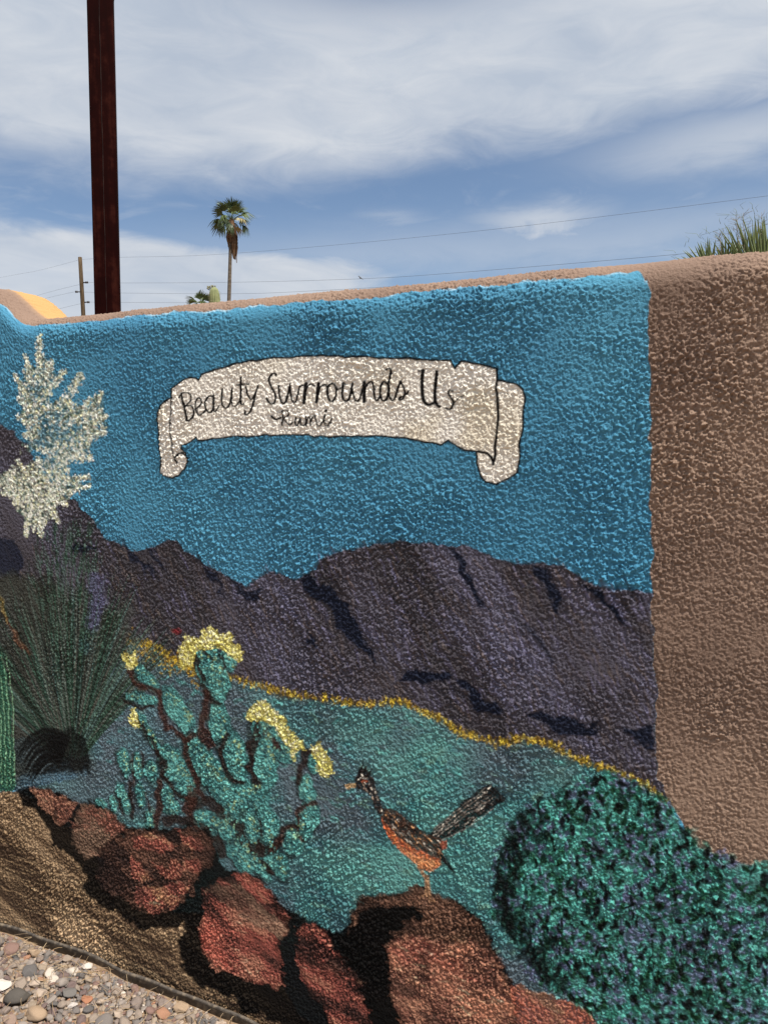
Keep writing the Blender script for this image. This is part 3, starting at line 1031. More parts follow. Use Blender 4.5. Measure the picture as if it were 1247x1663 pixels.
    patch([(430, 395), (530, 400), (620, 460), (580, 460), (480, 430)], Z4, [pc(48, 34, 30), pc(76, 54, 46)], 3, 0.8)
    rock([(620, 215), (660, 172), (760, 160), (860, 142), (960, 170), (1060, 230), (1110, 292), (1140, 382), (1190, 470), (1216, 560), (1210, 690), (770, 690), (640, 480), (600, 330)], Z4, [pc(62, 44, 36), pc(92, 66, 54), pc(112, 82, 66)], 5)
    patch([(760, 330), (860, 310), (960, 330), (1120, 340), (1190, 480), (1212, 570), (1185, 690), (800, 690), (755, 560), (748, 440)], Z4, reds[1:] + [pc(176, 120, 96)], 2, 0.92, 10)
    patch([(760, 340), (880, 330), (930, 350), (880, 420), (800, 440)], Z4, redder[1:], 1, 0.7, 12)
    patch([(900, 400), (1010, 380), (1060, 470), (1000, 560), (940, 540), (900, 480)], Z4, redder[1:], 4, 0.6, 14)
    patch([(628, 232), (690, 208), (770, 190), (892, 200), (880, 256), (810, 268), (775, 310), (758, 400), (772, 560), (815, 700), (700, 700), (640, 480), (555, 360), (536, 300), (606, 290)], Z4, [pc(5, 5, 5), pc(11, 9, 9)], 3, 1.0, 6, 0.0)
    patch([(860, 380), (920, 350), (900, 430), (860, 500), (880, 540), (840, 520)], Z4, [pc(44, 32, 28), pc(80, 56, 46)], 2, 0.7)
    patch([(1000, 300), (1110, 310), (1120, 350), (960, 330)], Z4, [pc(70, 52, 42), pc(110, 84, 66)], 2, 0.7)
    rock([(150, 990), (190, 953), (250, 990), (330, 1010), (420, 1030), (500, 1080), (580, 1140), (700, 1260), (150, 1260)], Z5, [pc(110, 66, 52), pc(150, 84, 66), pc(168, 98, 78), pc(132, 94, 72)], 6)
    # brush marks and glints
    for _ in range(2200):
        x = g.uniform(60, 900); y = g.uniform(1285, 1665)
        L_ = g.uniform(4, 20)
        q = P([(x, y), (x + L_, y + L_ * g.uniform(0.1, 0.7))])
        c0 = q.mean(0).astype(int)
        if not (0 <= c0[0] < NC and 0 <= c0[1] < NR) or not (ID_BOULDER[0] <= LB[c0[1], c0[0]] <= ID_BOULDER[6]):
            continue
        cur = C[c0[1], c0[0]]
        put(stroke(q, [0.5, g.uniform(1.5, 3), 0.5], 1.6, 0.6), np.minimum(cur * g.choice([0.4, 0.55, 1.5, 1.9, 2.2]), 0.5), None, 0.7, brk=0.08)


paint_boulders()


def paint_bird():
    z = (4.157, 540, 1220)
    g = random.Random(41)
    dark, brown, rust, buff, pale = pc(26, 22, 22), pc(68, 48, 38), pc(178, 92, 54), pc(200, 150, 104), pc(206, 198, 184)
    def pp(pts, c, soft=2.0, op=1.0, w=0.8):
        put(poly(P(pts, *z), soft, w, 8, 2), c, ID_BIRD, op)
    for pts in ([(590, 780), (632, 850), (640, 965)], [(640, 840), (662, 1000)]):
        put(stroke(P(pts, *z), [6, 4, 4.5][:len(pts)], 1.6), pc(158, 122, 92), ID_BIRD)
    put(stroke(P([(640, 960), (600, 975)], *z), 3, 1.5), pc(140, 106, 80), ID_BIRD)
    put(stroke(P([(655, 990), (690, 1005)], *z), 3, 1.5), pc(140, 106, 80), ID_BIRD)
    put(stroke(P([(720, 680), (770, 740), (825, 812)], *z), [9, 7, 2], 1.8), dark, ID_BIRD)
    pp([(640, 560), (700, 510), (780, 440), (880, 340), (990, 260), (1050, 222), (1120, 250), (1167, 310), (1100, 372), (980, 460), (860, 540), (740, 592), (680, 587)], dark)
    pp([(330, 370), (400, 380), (480, 430), (560, 490), (640, 560), (730, 580), (782, 600), (770, 640), (740, 680), (722, 722), (640, 690), (560, 650), (480, 600), (400, 520), (335, 450)], brown)
    pp([(330, 435), (348, 510), (400, 600), (470, 680), (560, 752), (600, 800), (662, 812), (742, 760), (722, 718), (640, 688), (560, 648), (480, 598), (400, 520)], rust)
    pp([(480, 660), (560, 700), (650, 730), (735, 745), (660, 805), (600, 795), (545, 740)], buff, 6, 0.7)
    pp([(150, 190), (190, 110), (230, 108), (265, 150), (300, 240), (347, 372), (330, 425), (300, 420), (270, 310), (230, 270), (168, 245)], pc(40, 33, 32))
    pp([(85, 228), (120, 208), (168, 220), (162, 246), (110, 250)], pc(160, 130, 92), 1.6)
    pp([(722, 600), (778, 592), (782, 640), (745, 660), (722, 640)], pc(150, 84, 66), 2)
    for a, b in (((190, 150), (208, 80)), ((215, 150), (235, 92)), ((240, 165), (268, 120)), ((180, 165), (185, 115))):
        put(stroke(P([a, b], *z), [5, 1.5], 1.3), dark, ID_BIRD)
    put(stroke(P([(205, 195), (235, 200)], *z), 3, 1.2), pc(170, 92, 66), None)
    put(stroke(P([(175, 190), (205, 170), (235, 178)], *z), 1.6, 1.2), pale, None)
    # feather streaks
    def flecks(n, region, cols_, ang, ln):
        m_ = poly(P(region, *z), 1.5)
        ys, xs = np.nonzero(m_[1] > 0.6)
        for _ in range(n):
            k = g.randrange(len(ys))
            x = xs[k] + m_[0][1].start; y = ys[k] + m_[0][0].start
            a = ang + g.gauss(0, 0.2); L_ = g.uniform(*ln)
            put(stroke(np.array([(x, y), (x + math.cos(a) * L_, y + math.sin(a) * L_)]), g.uniform(0.9, 1.7), 1.1), g.choice(cols_), None, g.uniform(0.6, 1))
    flecks(110, [(340, 380), (480, 440), (640, 565), (740, 590), (730, 690), (560, 640), (400, 510)], [dark, dark, pale, pc(150, 110, 80), buff, dark], -0.75, (2, 7))
    flecks(45, [(160, 190), (200, 130), (260, 160), (340, 380), (310, 410), (270, 300)], [pale, dark, pc(150, 130, 112), dark], -1.1, (1.5, 4))
    flecks(60, [(350, 500), (600, 680), (730, 740), (650, 800), (450, 650)], [pc(206, 130, 80), pc(140, 62, 40), buff], -0.7, (2, 6))
    for off in (-34, -14, 10, 30):
        pts = [(700 + off * 0.3, 545 + off * 0.6), (850 + off * 0.5, 430 + off * 0.8), (1060 + off * 0.7, 280 + off)]
        put(stroke(P(pts, *z), [1.4, 1.6, 1.0], 1.2, 0.6), pc(142, 134, 126), None, 0.75)
    flecks(80, [(650, 560), (880, 350), (1050, 240), (1150, 310), (980, 450), (740, 585)], [pale, pc(90, 84, 80), dark, dark, pc(130, 120, 112)], 0.68, (2, 7))
    put(stroke(P([(740, 590), (860, 540), (980, 460), (1090, 378)], *z), 1.2, 1.2, 0.6), pc(150, 146, 140), None, 0.6)


paint_bird()


def paint_shrub():
    g = random.Random(51)
    pts = px([(60, 640), (60, 520), (90, 400), (140, 270), (240, 160), (330, 130), (400, 100), (560, 55), (690, 95), (800, 155), (865, 235), (915, 302), (975, 370), (1050, 416), (1150, 428), (1250, 450), (1400, 458), (1600, 480), (1600, 3200), (1000, 3200), (700, 1400), (520, 1132), (430, 1040), (300, 962), (200, 830), (110, 705)], Z5)
    res = poly(P(pts), 9, 3.5, 12, 1)
    sl, m, X, Y = res
    put(res, mixn(X, Y, [pc(38, 82, 76), pc(60, 124, 116), pc(74, 146, 138), pc(90, 164, 154)], 10, 2), ID_SHRUB, 0.92)
    ys, xs = np.nonzero(m > 0.5)
    left = P([(850, 1400)])[0]
    pal = [(pc(66, 138, 130), 6), (pc(22, 58, 38), 4), (pc(86, 166, 154), 4), (pc(84, 94, 122), 3), (pc(9, 13, 13), 3), (pc(44, 104, 90), 5), (pc(58, 84, 92), 1), (pc(26, 72, 52), 4)]
    bag = [c for c, n in pal for _ in range(n)]
    for _ in range(3200):
        k = g.randrange(len(ys))
        x = xs[k] + sl[1].start; y = ys[k] + sl[0].start
        c = g.choice(bag)
        a = 1.57 + g.gauss(0, 0.55)
        w = g.uniform(1.5, 3.2)
        put(ellipse(x, y, w * g.uniform(1.3, 2.3), w, a, 1.3, 1.2, g.randrange(4)), c, ID_SHRUB, g.uniform(0.6, 0.95), 0.7)
    # clusters: lavender flower heads and black gaps
    for _ in range(150):
        k = g.randrange(len(ys))
        x = xs[k] + sl[1].start; y = ys[k] + sl[0].start
        c = g.choice([pc(88, 94, 124), pc(76, 82, 112), pc(94, 100, 130)])
        for _ in range(9):
            put(ellipse(x + g.gauss(0, 6), y + g.gauss(0, 6), g.uniform(2, 4), g.uniform(1.5, 2.5), g.uniform(0, 3), 1.6), c * g.uniform(0.75, 1.2), None, 0.75)
    for _ in range(720):
        k = g.randrange(len(ys))
        x = xs[k] + sl[1].start; y = ys[k] + sl[0].start
        put(ellipse(x, y, g.uniform(3, 7.5), g.uniform(1.5, 3.3), 1.57 + g.gauss(0, 0.45), 1.4, 1.4, g.randrange(4)), g.choice([pc(6, 8, 8), pc(6, 8, 8), pc(6, 8, 8), pc(16, 44, 28), pc(20, 54, 34)]), None, 0.96, brk=0.05)
    # dark twigs along its left edge
    for _ in range(190):
        x = 780 + g.uniform(60, 330) / 2.67; y0 = 1240 + g.uniform(200, 960) / 2.67
        xe = 780 + np.interp((y0 - 1240) * 2.67, [130, 270, 400, 520, 700, 830, 962], [290, 150, 100, 70, 115, 200, 300]) / 2.67
        x = xe + abs(g.gauss(0, 24)) - 6
        c0 = P([(x, y0)])[0]
        put(ellipse(c0[0], c0[1], g.uniform(4, 11), g.uniform(2, 3.6), 1.57 + g.gauss(0, 0.5), 2, 1.5, g.randrange(4)), g.choice([pc(7, 9, 10), pc(12, 18, 18), pc(16, 40, 34)]), ID_SHRUB, 0.85, 0.7)
    for a, b in (((330, 150), (395, 60)), ((600, 150), (612, 70)), ((640, 130), (650, 80)), ((500, 90), (505, 30)), ((690, 190), (700, 140)), ((360, 180), (400, 95))):
        put(stroke(P([a, b], *Z5), [7, 2], 2, 1), pc(16, 24, 26), ID_SHRUB, 0.85)


paint_shrub()


def paint_scroll():
    a = (3.779, 230, 560)
    b = (3.779, 540, 560)
    A = lambda p: px(p, a)
    Bq = lambda p: px(p, b)
    body = A([(182, 325), (183, 270), (210, 243), (265, 213), (325, 200), (350, 210), (365, 180), (500, 135), (620, 106), (760, 90), (900, 79), (1000, 72), (1100, 70)]) + \
        Bq([(0, 73), (200, 72), (400, 79), (600, 90), (725, 96), (748, 143), (790, 100), (880, 109), (960, 133), (1006, 152), (1010, 300), (1013, 430), (1000, 600), (986, 738), (950, 662), (890, 656), (760, 627), (735, 607), (710, 580), (665, 609), (560, 596), (440, 573), (300, 555), (100, 555), (0, 562)]) + \
        A([(1150, 562), (1000, 555), (740, 550), (560, 562), (440, 574), (345, 590), (330, 575), (300, 598), (246, 622), (180, 600), (172, 450)])
    lt = A([(182, 325), (110, 375), (92, 418), (105, 600), (118, 780), (140, 806), (182, 816), (232, 800), (265, 762), (282, 715), (268, 668), (246, 640), (248, 622), (180, 600), (172, 450)])
    rt = Bq([(1008, 215), (1080, 225), (1130, 244), (1165, 275), (1173, 320), (1160, 500), (1146, 680), (1135, 777), (1070, 832), (1000, 860), (950, 842), (910, 796), (885, 730), (885, 658), (950, 662), (986, 738), (1000, 600), (1013, 430)])
    wht = [pc(204, 199, 186), pc(212, 208, 198), pc(214, 211, 203), pc(204, 197, 180)]
    for q in (body, lt, rt):
        res = poly(P(q), 1.5, 0.5, 12, 1)
        sl, m, X, Y = res
        put(res, mixn(X, Y, wht, 60, 2, dry=0.0, contrast=0.7), ID_SCROLL, brk=0.0)
    ink = pc(14, 13, 14)
    for q in (body + body[:1],):
        # every edge except the hidden joins gets the ink line
        put(stroke(P(q[:-3]), 2.3, 1.2, 0.7), ink, ID_SCROLL, 1.0, 0.5, 0.0)
    put(stroke(P(lt[0:11] + A([(246, 640), (248, 622)])), 2.3, 1.2, 0.7), ink, ID_SCROLL, 1.0, 0.5, 0.0)
    put(stroke(P(rt[:15]), 2.3, 1.2, 0.7), ink, ID_SCROLL, 1.0, 0.5, 0.0)
    put(stroke(P(A([(182, 325), (172, 450), (180, 600), (195, 680), (216, 728)])), [2.2, 2.0, 1.8, 1.8, 2.2], 1.2, 0.5), ink, ID_SCROLL, 1.0, 0.5, 0.0)
    put(stroke(P(A([(216, 728), (203, 700), (222, 672), (250, 664), (276, 690)])), 2.8, 1.2, 0.3), ink, ID_SCROLL, 1.0, 0.5, 0.0)
    put(stroke(P(Bq([(1006, 152), (1010, 300), (1013, 430), (1000, 600), (986, 738)])), [2.4, 2.8, 3.2, 2.4, 2], 1.2, 0.6), ink, ID_SCROLL, 1.0, 0.5, 0.0)
    put(stroke(P(Bq([(890, 656), (950, 662), (972, 690), (986, 738)])), 3.0, 1.2, 0.3), ink, ID_SCROLL, 1.0, 0.5, 0.0)
    c_ = (4.988, 410, 570)

    def pen(pts, z, w, thin=None):
        n = len(pts)
        q = P(pts, *z)
        # smooth the pen line (Catmull-Rom)
        out = []
        for i in range(n - 1):
            p0, p1, p2, p3 = q[max(i - 1, 0)], q[i], q[i + 1], q[min(i + 2, n - 1)]
            for t in (0, 0.25, 0.5, 0.75):
                out.append(0.5 * ((2 * p1) + (-p0 + p2) * t + (2 * p0 - 5 * p1 + 4 * p2 - p3) * t * t + (-p0 + 3 * p1 - 3 * p2 + p3) * t ** 3))
        out.append(q[-1])
        out = np.array(out)
        ws = []
        for i in range(len(out)):
            d = out[min(i + 1, len(out) - 1)] - out[max(i - 1, 0)]
            ws.append(w * (0.72 + 0.4 * abs(d[1]) / (np.hypot(*d) + 1e-6)) if thin is None else thin)
        put(stroke(out, ws, 1.1, 0.25), ink, ID_LET, 1.0, 0.45, 0.0)
    T, S = 2.9, 2.0
    pen([(245, 300), (260, 380), (275, 464)], a, 3.2)
    pen([(228, 322), (248, 298), (275, 294), (300, 310), (298, 345), (262, 378)], a, 2.4)
    pen([(262, 378), (300, 375), (318, 405), (312, 440), (288, 465), (270, 463)], a, T)
    pen([(330, 395), (365, 360), (362, 335), (345, 325), (330, 355), (330, 400), (345, 430), (365, 425), (390, 398)], a, 2.5)
    pen([(436, 318), (410, 318), (390, 350), (395, 395), (420, 414), (438, 385), (440, 312)], a, T)
    pen([(438, 385), (448, 410), (472, 375)], a, S)
    pen([(492, 273), (490, 350), (502, 382), (525, 385), (545, 345), (552, 272)], a, T)
    pen([(550, 320), (558, 372), (580, 372), (598, 345)], a, S)
    pen([(608, 203), (606, 300), (606, 360), (624, 366)], a, 3.1)
    pen([(583, 247), (620, 240), (657, 243)], a, T)
    pen([(640, 260), (650, 312), (672, 335), (698, 295), (713, 252)], a, 2.6)
    pen([(698, 295), (680, 375), (655, 422), (634, 424), (636, 405)], a, T)
    pen([(187, 197), (172, 182), (146, 195), (128, 235), (146, 290), (180, 350), (182, 400), (160, 428), (130, 416), (114, 388)], c_, T)
    pen([(210, 288), (218, 370), (236, 420), (262, 420), (285, 360), (303, 270)], c_, T)
    pen([(303, 285), (312, 380), (335, 418), (356, 390), (378, 300), (405, 282), (432, 275)], c_, 2.5)
    pen([(431, 268), (421, 340), (413, 418)], c_, 4.2)
    pen([(421, 345), (445, 292), (475, 270), (502, 288)], c_, 2.4)
    pen([(533, 266), (525, 340), (516, 413)], c_, 4.2)
    pen([(526, 340), (550, 292), (583, 274), (602, 296)], c_, 2.4)
    pen([(640, 266), (608, 290), (602, 345), (620, 398), (645, 406), (672, 370), (676, 315), (660, 275), (640, 266)], c_, T)
    pen([(668, 285), (690, 310), (716, 298)], c_, S)
    pen([(736, 260), (726, 340), (737, 395), (768, 402), (793, 345), (806, 260)], c_, T)
    pen([(804, 290), (820, 378), (845, 405), (870, 380), (893, 300)], c_, 2.5)
    pen([(906, 250), (905, 330), (903, 408)], c_, 4.2)
    pen([(906, 320), (932, 262), (963, 248), (980, 290), (986, 370), (1005, 402), (1030, 368)], c_, 2.7)
    pen([(1097, 272), (1062, 250), (1036, 300), (1036, 370), (1060, 403), (1092, 372), (1104, 300)], c_, T)
    pen([(1078, 152), (1116, 143), (1111, 200), (1100, 290), (1106, 360), (1126, 400), (1152, 382), (1172, 305), (1200, 245)], c_, T)
    pen([(1198, 243), (1226, 300), (1228, 350), (1210, 390), (1186, 396), (1196, 372), (1226, 362), (1262, 322)], c_, 2.6)
    pen([(528, 158), (562, 153)], b, T)
    pen([(553, 156), (547, 230), (549, 300), (560, 340), (590, 366), (626, 352)], b, 4.2)
    pen([(638, 163), (630, 240), (628, 310), (634, 358), (655, 380)], b, 3.8)
    pen([(738, 287), (718, 281), (711, 302), (734, 335), (738, 362), (720, 392), (692, 388)], b, 2.6)
    pen([(738, 362), (775, 325), (803, 312)], b, 1.6, 1.3)
    pen([(153, 528), (185, 553), (226, 540)], c_, 3.4)
    pen([(241, 488), (246, 540), (239, 602)], c_, 2.3)
    pen([(225, 497), (260, 480), (291, 497), (284, 522), (254, 545), (280, 582), (300, 602), (322, 578)], c_, 1.9)
    pen([(348, 538), (345, 588), (364, 602), (386, 545)], c_, 2.1)
    pen([(386, 545), (391, 595), (416, 604), (430, 580)], c_, 2.1)
    pen([(433, 532), (435, 604)], c_, 2.5)
    pen([(436, 572), (458, 530), (468, 560), (468, 600)], c_, 1.9)
    pen([(468, 572), (500, 520), (514, 560), (524, 603), (546, 606), (570, 570), (582, 520)], c_, 1.9)
    pen([(582, 528), (585, 588), (608, 606), (641, 546)], c_, 2.1)
    pen([(583, 490), (594, 482)], c_, 2.6)


paint_scroll()

# ochre colour on the far half of the step top is laid by vertex below


def wall_material():
    m = NodeMat('painted_stucco', 0.75, 0.12)
    at = m.n('ShaderNodeAttribute', attribute_name='paint')
    f = m.noise(340.0, 3, 0.6)
    m.color(at.outputs['Color'])
    m.bump(f, 0.75, 0.0032)
    return m.m


MAT_WALL = wall_material()


def world_pts(S, Z, Dp):
    out = np.empty(S.shape + (3,), np.float64)
    es = np.array(ES); na = np.array(NA)
    out[:] = S[..., None] * es + (WD + Dp)[..., None] * na
    out[..., 2] += Z
    return out


def grid_normals(Pt):
    du = np.gradient(Pt, axis=1)
    dv = np.gradient(Pt, axis=0)
    n = np.cross(du, dv)
    n /= np.linalg.norm(n, axis=2, keepdims=True) + 1e-12
    return n


def mesh_from_grid(name, verts, colors, quads):
    used = np.unique(quads)
    remap = np.full(len(verts), -1, np.int64)
    remap[used] = np.arange(len(used))
    q = remap[quads]
    me = bpy.data.meshes.new(name)
    me.vertices.add(len(used))
    me.vertices.foreach_set('co', verts[used].astype(np.float32).ravel())
    nf = len(q)
    me.loops.add(nf * 4)
    me.polygons.add(nf)
    me.loops.foreach_set('vertex_index', q.astype(np.int32).ravel())
    me.polygons.foreach_set('loop_start', np.arange(0, nf * 4, 4, dtype=np.int32))
    me.polygons.foreach_set('use_smooth', np.ones(nf, bool))
    ca = me.attributes.new('paint', 'FLOAT_COLOR', 'POINT')
    cc = np.ones((len(used), 4), np.float32)
    cc[:, :3] = colors[used]
    ca.data.foreach_set('color', cc.ravel())
    me.update(calc_edges=True)
    me.materials.append(MAT_WALL)
    return me


def grid_quads(nr, nc, base=0):
    idx = base + np.arange(nr * nc).reshape(nr, nc)
    return np.stack([idx[:-1, :-1], idx[:-1, 1:], idx[1:, 1:], idx[1:, :-1]], -1)


def build_wall():
    S, Z, Dp = build_profile(cs, ZT)
    base = world_pts(S, Z, Dp)
    nrm = grid_normals(base)
    rounding = np.clip((np.arange(NR) - NR1 - NR2) / (NR3 * 0.5), 0, 1)[:, None]
    h = HS[:NR, :NC] * (1 - 0.15 * rounding)
    wav = 0.0022 * nz(XX, YY, 360, 2)
    # keep the two edge columns flush with the plain runs beyond
    pts = base + nrm * (h + wav)[..., None]
    # cap rows: top, back rounding, back face
    extra = []
    ph0 = math.pi / 2 * 1.12
    zf = ZT - RAD
    prof = []
    for k in range(1, 7):
        prof.append((RAD + (THICK - 2 * RAD) * k / 6, None))
    rows_p, rows_c = [], []
    och = np.array([0.44, 0.255, 0.105], np.float32)
    tanc = np.array(pc(124, 104, 89))
    stepm = np.clip((S_FOOT + 0.03 - cs) / 0.02, 0, 1)
    n_flat, n_arc = 10, 40
    for k in range(1, n_flat + 1):
        rows_p.append((RAD + RAD * math.sin(ph0 - math.pi / 2) + (THICK - 2 * RAD - RAD * math.sin(ph0 - math.pi / 2)) * k / n_flat, RAD * 0.999))
    for k in range(1, n_arc + 1):
        t = math.pi / 2 * k / n_arc
        rows_p.append((THICK - RAD + RAD * math.sin(t), RAD * math.cos(t)))
    for k in range(1, 9):
        rows_p.append((THICK, -(ZNOM + 0.2) * k / 8.0))
    nx = len(rows_p)
    S2 = np.broadcast_to(cs, (nx, NC))
    Z2 = np.array([zf + p[1] for p in rows_p])
    D2 = np.array([np.full(NC, p[0]) for p in rows_p])
    b2 = world_pts(S2, Z2, D2)
    allb = np.concatenate([base[-2:], b2], 0)
    n2 = grid_normals(allb)[2:]
    tl = HS[300:300 + nx, :NC] * 0.5
    b2 = b2 + n2 * tl[..., None]
    fade = np.clip((np.arange(nx) - 1) / 3.0, 0, 1)
    depthf = np.clip((D2 - 0.105) / 0.02, 0, 1)
    c2 = tanc[None, None] * np.ones((nx, NC, 1), np.float32)
    om = (stepm[None, :] * depthf)[..., None]
    c2 = c2 * (1 - om) + och * om
    # ochre also on the last rows of the front rounding of the step
    verts = np.concatenate([pts.reshape(-1, 3), b2.reshape(-1, 3)], 0)
    colors = np.concatenate([C.reshape(-1, 3), c2.reshape(-1, 3).astype(np.float32)], 0)
    q = grid_quads(NR + nx, NC)
    lab = np.concatenate([LB, np.full((nx, NC), ID_WALL, np.uint8)], 0)[:-1, :-1]
    # nothing below the soil
    zz = np.concatenate([Z, Z2], 0)[:-1, :-1]
    dd = np.concatenate([Dp, D2], 0)[:-1, :-1]
    gnd = np.array([gz(s) for s in cs])[None, :-1]
    lab = np.where((zz < gnd - 0.05) & (dd < 0.001), 0, lab)
    root = empty('mural_wall', W(-0.9, 0, 0), 'long rough stucco wall with rounded top, painted with a desert mural and scroll', 'wall')
    root['kind'] = 'thing'
    inv = root.matrix_world.copy()
    off = np.array(W(-0.9, 0, 0))
    verts = verts - off
    objs = {}
    for i, (name, par, label) in PARTS.items():
        sel = q[lab == i]
        if len(sel) == 0:
            print('EMPTY PART', name)
            continue
        o = mesh_obj(name, mesh_from_grid(name, verts, colors, sel))
        o.parent = root if par is None else objs[par]
        if label:
            o['label'] = label
        objs[i] = o
    # plain runs of the same wall to both sides, coarser
    for side in (-1, 1):
        n = 165
        st = H * 2.4
        if side < 0:
            s_ = S0 - st * np.arange(n)[::-1] + 0.0
            ztv = np.full(n, ZT[0])
        else:
            s_ = S1 + H * 0 + st * np.arange(n) + (cs[-1] - S1)
            ztv = np.full(n, ZT[-1])
        z00 = gz(s_[n // 2]) - 0.06
        rows = [z00 + k * H * 2.4 for k in range(int((ztv[0] - RAD - z00) / (H * 2.4)))]
        zr = [(r, 0.0) for r in rows] + [(ztv[0] - RAD + RAD * math.sin(t), RAD * (1 - math.cos(t))) for t in np.linspace(0, math.pi / 2, 17)]
        zr += [(ztv[0] - RAD + RAD * math.cos(t), THICK - RAD + RAD * math.sin(t)) for t in np.linspace(0.01, math.pi / 2, 17)]
        zr += [(ztv[0] - RAD - (ZNOM + 0.2) * k / 8, THICK) for k in range(1, 9)]
        S_ = np.broadcast_to(s_, (len(zr), n))
        Z_ = np.array([[p[0]] * n for p in zr])
        D_ = np.array([[p[1]] * n for p in zr])
        b = world_pts(S_, Z_, D_)
        nn = grid_normals(b)
        # the finish carries on: relief and paint turn back on themselves at the seam
        dist = np.round(np.abs(s_ - (cs[0] if side < 0 else cs[-1])) / H).astype(int)
        ci = np.clip(dist if side < 0 else NC - 1 - dist, 0, NC - 1)
        ri = np.clip([(int((z_ - VB) / H) if z_ < V1 else NR1 + int(NR2 * (z_ - V1) / (ztv[0] - RAD - V1))) if d_ == 0 else NR1 + NR2 + 4 * k_ % NR3 for k_, (z_, d_) in enumerate(zr)], 0, NR - 1)
        b = b + nn * (HS[np.ix_(ri, ci)] * 0.95 + 0.0022 * nz(ci[None, :] * np.ones((len(zr), 1)), ri[:, None] * np.ones((1, n)), 360, 2))[..., None]
        cc = np.zeros((len(zr), n, 3), np.float32)
        span = 14 if side < 0 else 56
        pp = np.abs((dist + span) % (2 * span) - span)
        ci = np.clip(pp if side < 0 else NC - 1 - pp, 0, NC - 1)
        for r, (z_, d_) in enumerate(zr):
            cc[r] = C[ri[r], ci] if d_ == 0 else (C[min(NR - 1, NR1 + NR2 + int(RAD * math.acos(max(-1, 1 - d_ / RAD)) / H)), ci] if d_ < RAD else tanc)
        o = mesh_obj('wall_body', mesh_from_grid('wall_run', b.reshape(-1, 3) - off, cc.reshape(-1, 3), grid_quads(len(zr), n).reshape(-1, 4)))
        o.parent = root
    return root


build_wall()

# ------------------------------------------------------------------ ground


def ground_material():
    m = NodeMat('desert_soil', 0.95, 0.1)
    f = m.noise(14.0, 8, 0.65)
    g_ = m.noise(160.0, 4, 0.7)
    mx = m.n('ShaderNodeMath', operation='ADD')
    m.l(f, mx.inputs[0]); m.l(g_, mx.inputs[1])
    hf = m.n('ShaderNodeMath', operation='MULTIPLY')
    hf.inputs[1].default_value = 0.5
    m.l(mx.outputs[0], hf.inputs[0])
    m.color(m.ramp(hf.outputs[0], [(0.3, (0.10, 0.062, 0.036)), (0.5, (0.22, 0.15, 0.095)), (0.7, (0.36, 0.27, 0.18))]))
    m.bump(g_, 0.8, 0.006)
    return m.m


MAT_SOIL = ground_material()


def build_ground():
    ss = np.concatenate([-np.geomspace(3.2, 600, 26)[::-1], np.arange(-3.0, 1.6, 0.05), np.geomspace(1.7, 600, 26)])
    ds = np.concatenate([-np.geomspace(0.6, 900, 30)[::-1], np.arange(-0.5, 2.2, 0.05), np.geomspace(2.3, 300, 24)])
    vs = np.empty((len(ds), len(ss), 3))
    for i, d in enumerate(ds):
        for j, s in enumerate(ss):
            near = 1.0 if (abs(d) < 3 and -4 < s < 3) else 0.0
            bump = 0.006 * math.sin(s * 17 + d * 5) * math.sin(d * 23 - s * 4) * near
            vs[i, j] = W(s, d, gz(s) + bump)
    me = bpy.data.meshes.new('ground')
    q = grid_quads(len(ds), len(ss)).reshape(-1, 4)[:, ::-1]
    me.from_pydata(vs.reshape(-1, 3).tolist(), [], q.tolist())
    for p in me.polygons:
        p.use_smooth = True
    o = mesh_obj('ground', me, MAT_SOIL)
    me.flip_normals() if me.polygons[0].normal.z < 0 else None
    o['kind'] = 'structure'
    return o


GROUND = build_ground()

EDGE = [(-60, 1482), (0, 1511), (51, 1529), (100, 1546), (138, 1558), (192, 1585), (240, 1605), (305, 1629), (385, 1662), (470, 1700), (560, 1745)]
EDGE_G = [on_ground(x, y) for x, y in EDGE]
print('edge', [(round(s, 3), round(d, 3)) for s, d in EDGE_G])


def edge_d(s):
    return float(np.interp(s, [e[0] for e in EDGE_G], [e[1] for e in EDGE_G]))


def build_edging():
    m = NodeMat('edging_plastic', 0.55, 0.4)
    f = m.noise(60, 5, 0.6)
    m.color(m.ramp(f, [(0.35, (0.034, 0.028, 0.023)), (0.52, (0.075, 0.062, 0.05)), (0.68, (0.19, 0.15, 0.105))]))
    m.bump(f, 0.3, 0.003)
    # smooth path, then sweep a rounded lip on a thin skirt
    ss = [EDGE_G[0][0] - 1.2 + 0.0] + list(np.linspace(EDGE_G[0][0], EDGE_G[-1][0], 60)) + [EDGE_G[-1][0] + 1.8]
    prof = [(-0.003, -0.10), (0.003, -0.10), (0.003, 0.020), (0.0042, 0.022), (0.0050, 0.026), (0.0042, 0.030), (0.0016, 0.032), (-0.0016, 0.032), (-0.0042, 0.030), (-0.0050, 0.026), (-0.0042, 0.022), (-0.003, 0.020)]
    bm = bmesh.new()
    rings = []
    for i, s in enumerate(ss):
        d = edge_d(s) + 0.0015 * math.sin(i * 0.9)
        z = gz(s) + 0.002 * math.sin(i * 0.6)
        rings.append([bm.verts.new(W(s, d + a, z + b)) for a, b in prof])
    n = len(prof)
    for i in range(len(ss) - 1):
        for k in range(n):
            bm.faces.new((rings[i][k], rings[i][(k + 1) % n], rings[i + 1][(k + 1) % n], rings[i + 1][k]))
    bm.faces.new(rings[0]); bm.faces.new(rings[-1][::-1])
    bmesh.ops.recalc_face_normals(bm, faces=bm.faces)
    o = bm_obj('garden_edging', bm, m.m)
    tag(o, 'thin dark brown garden edging strip along the foot of the mural wall', 'edging')


build_edging()


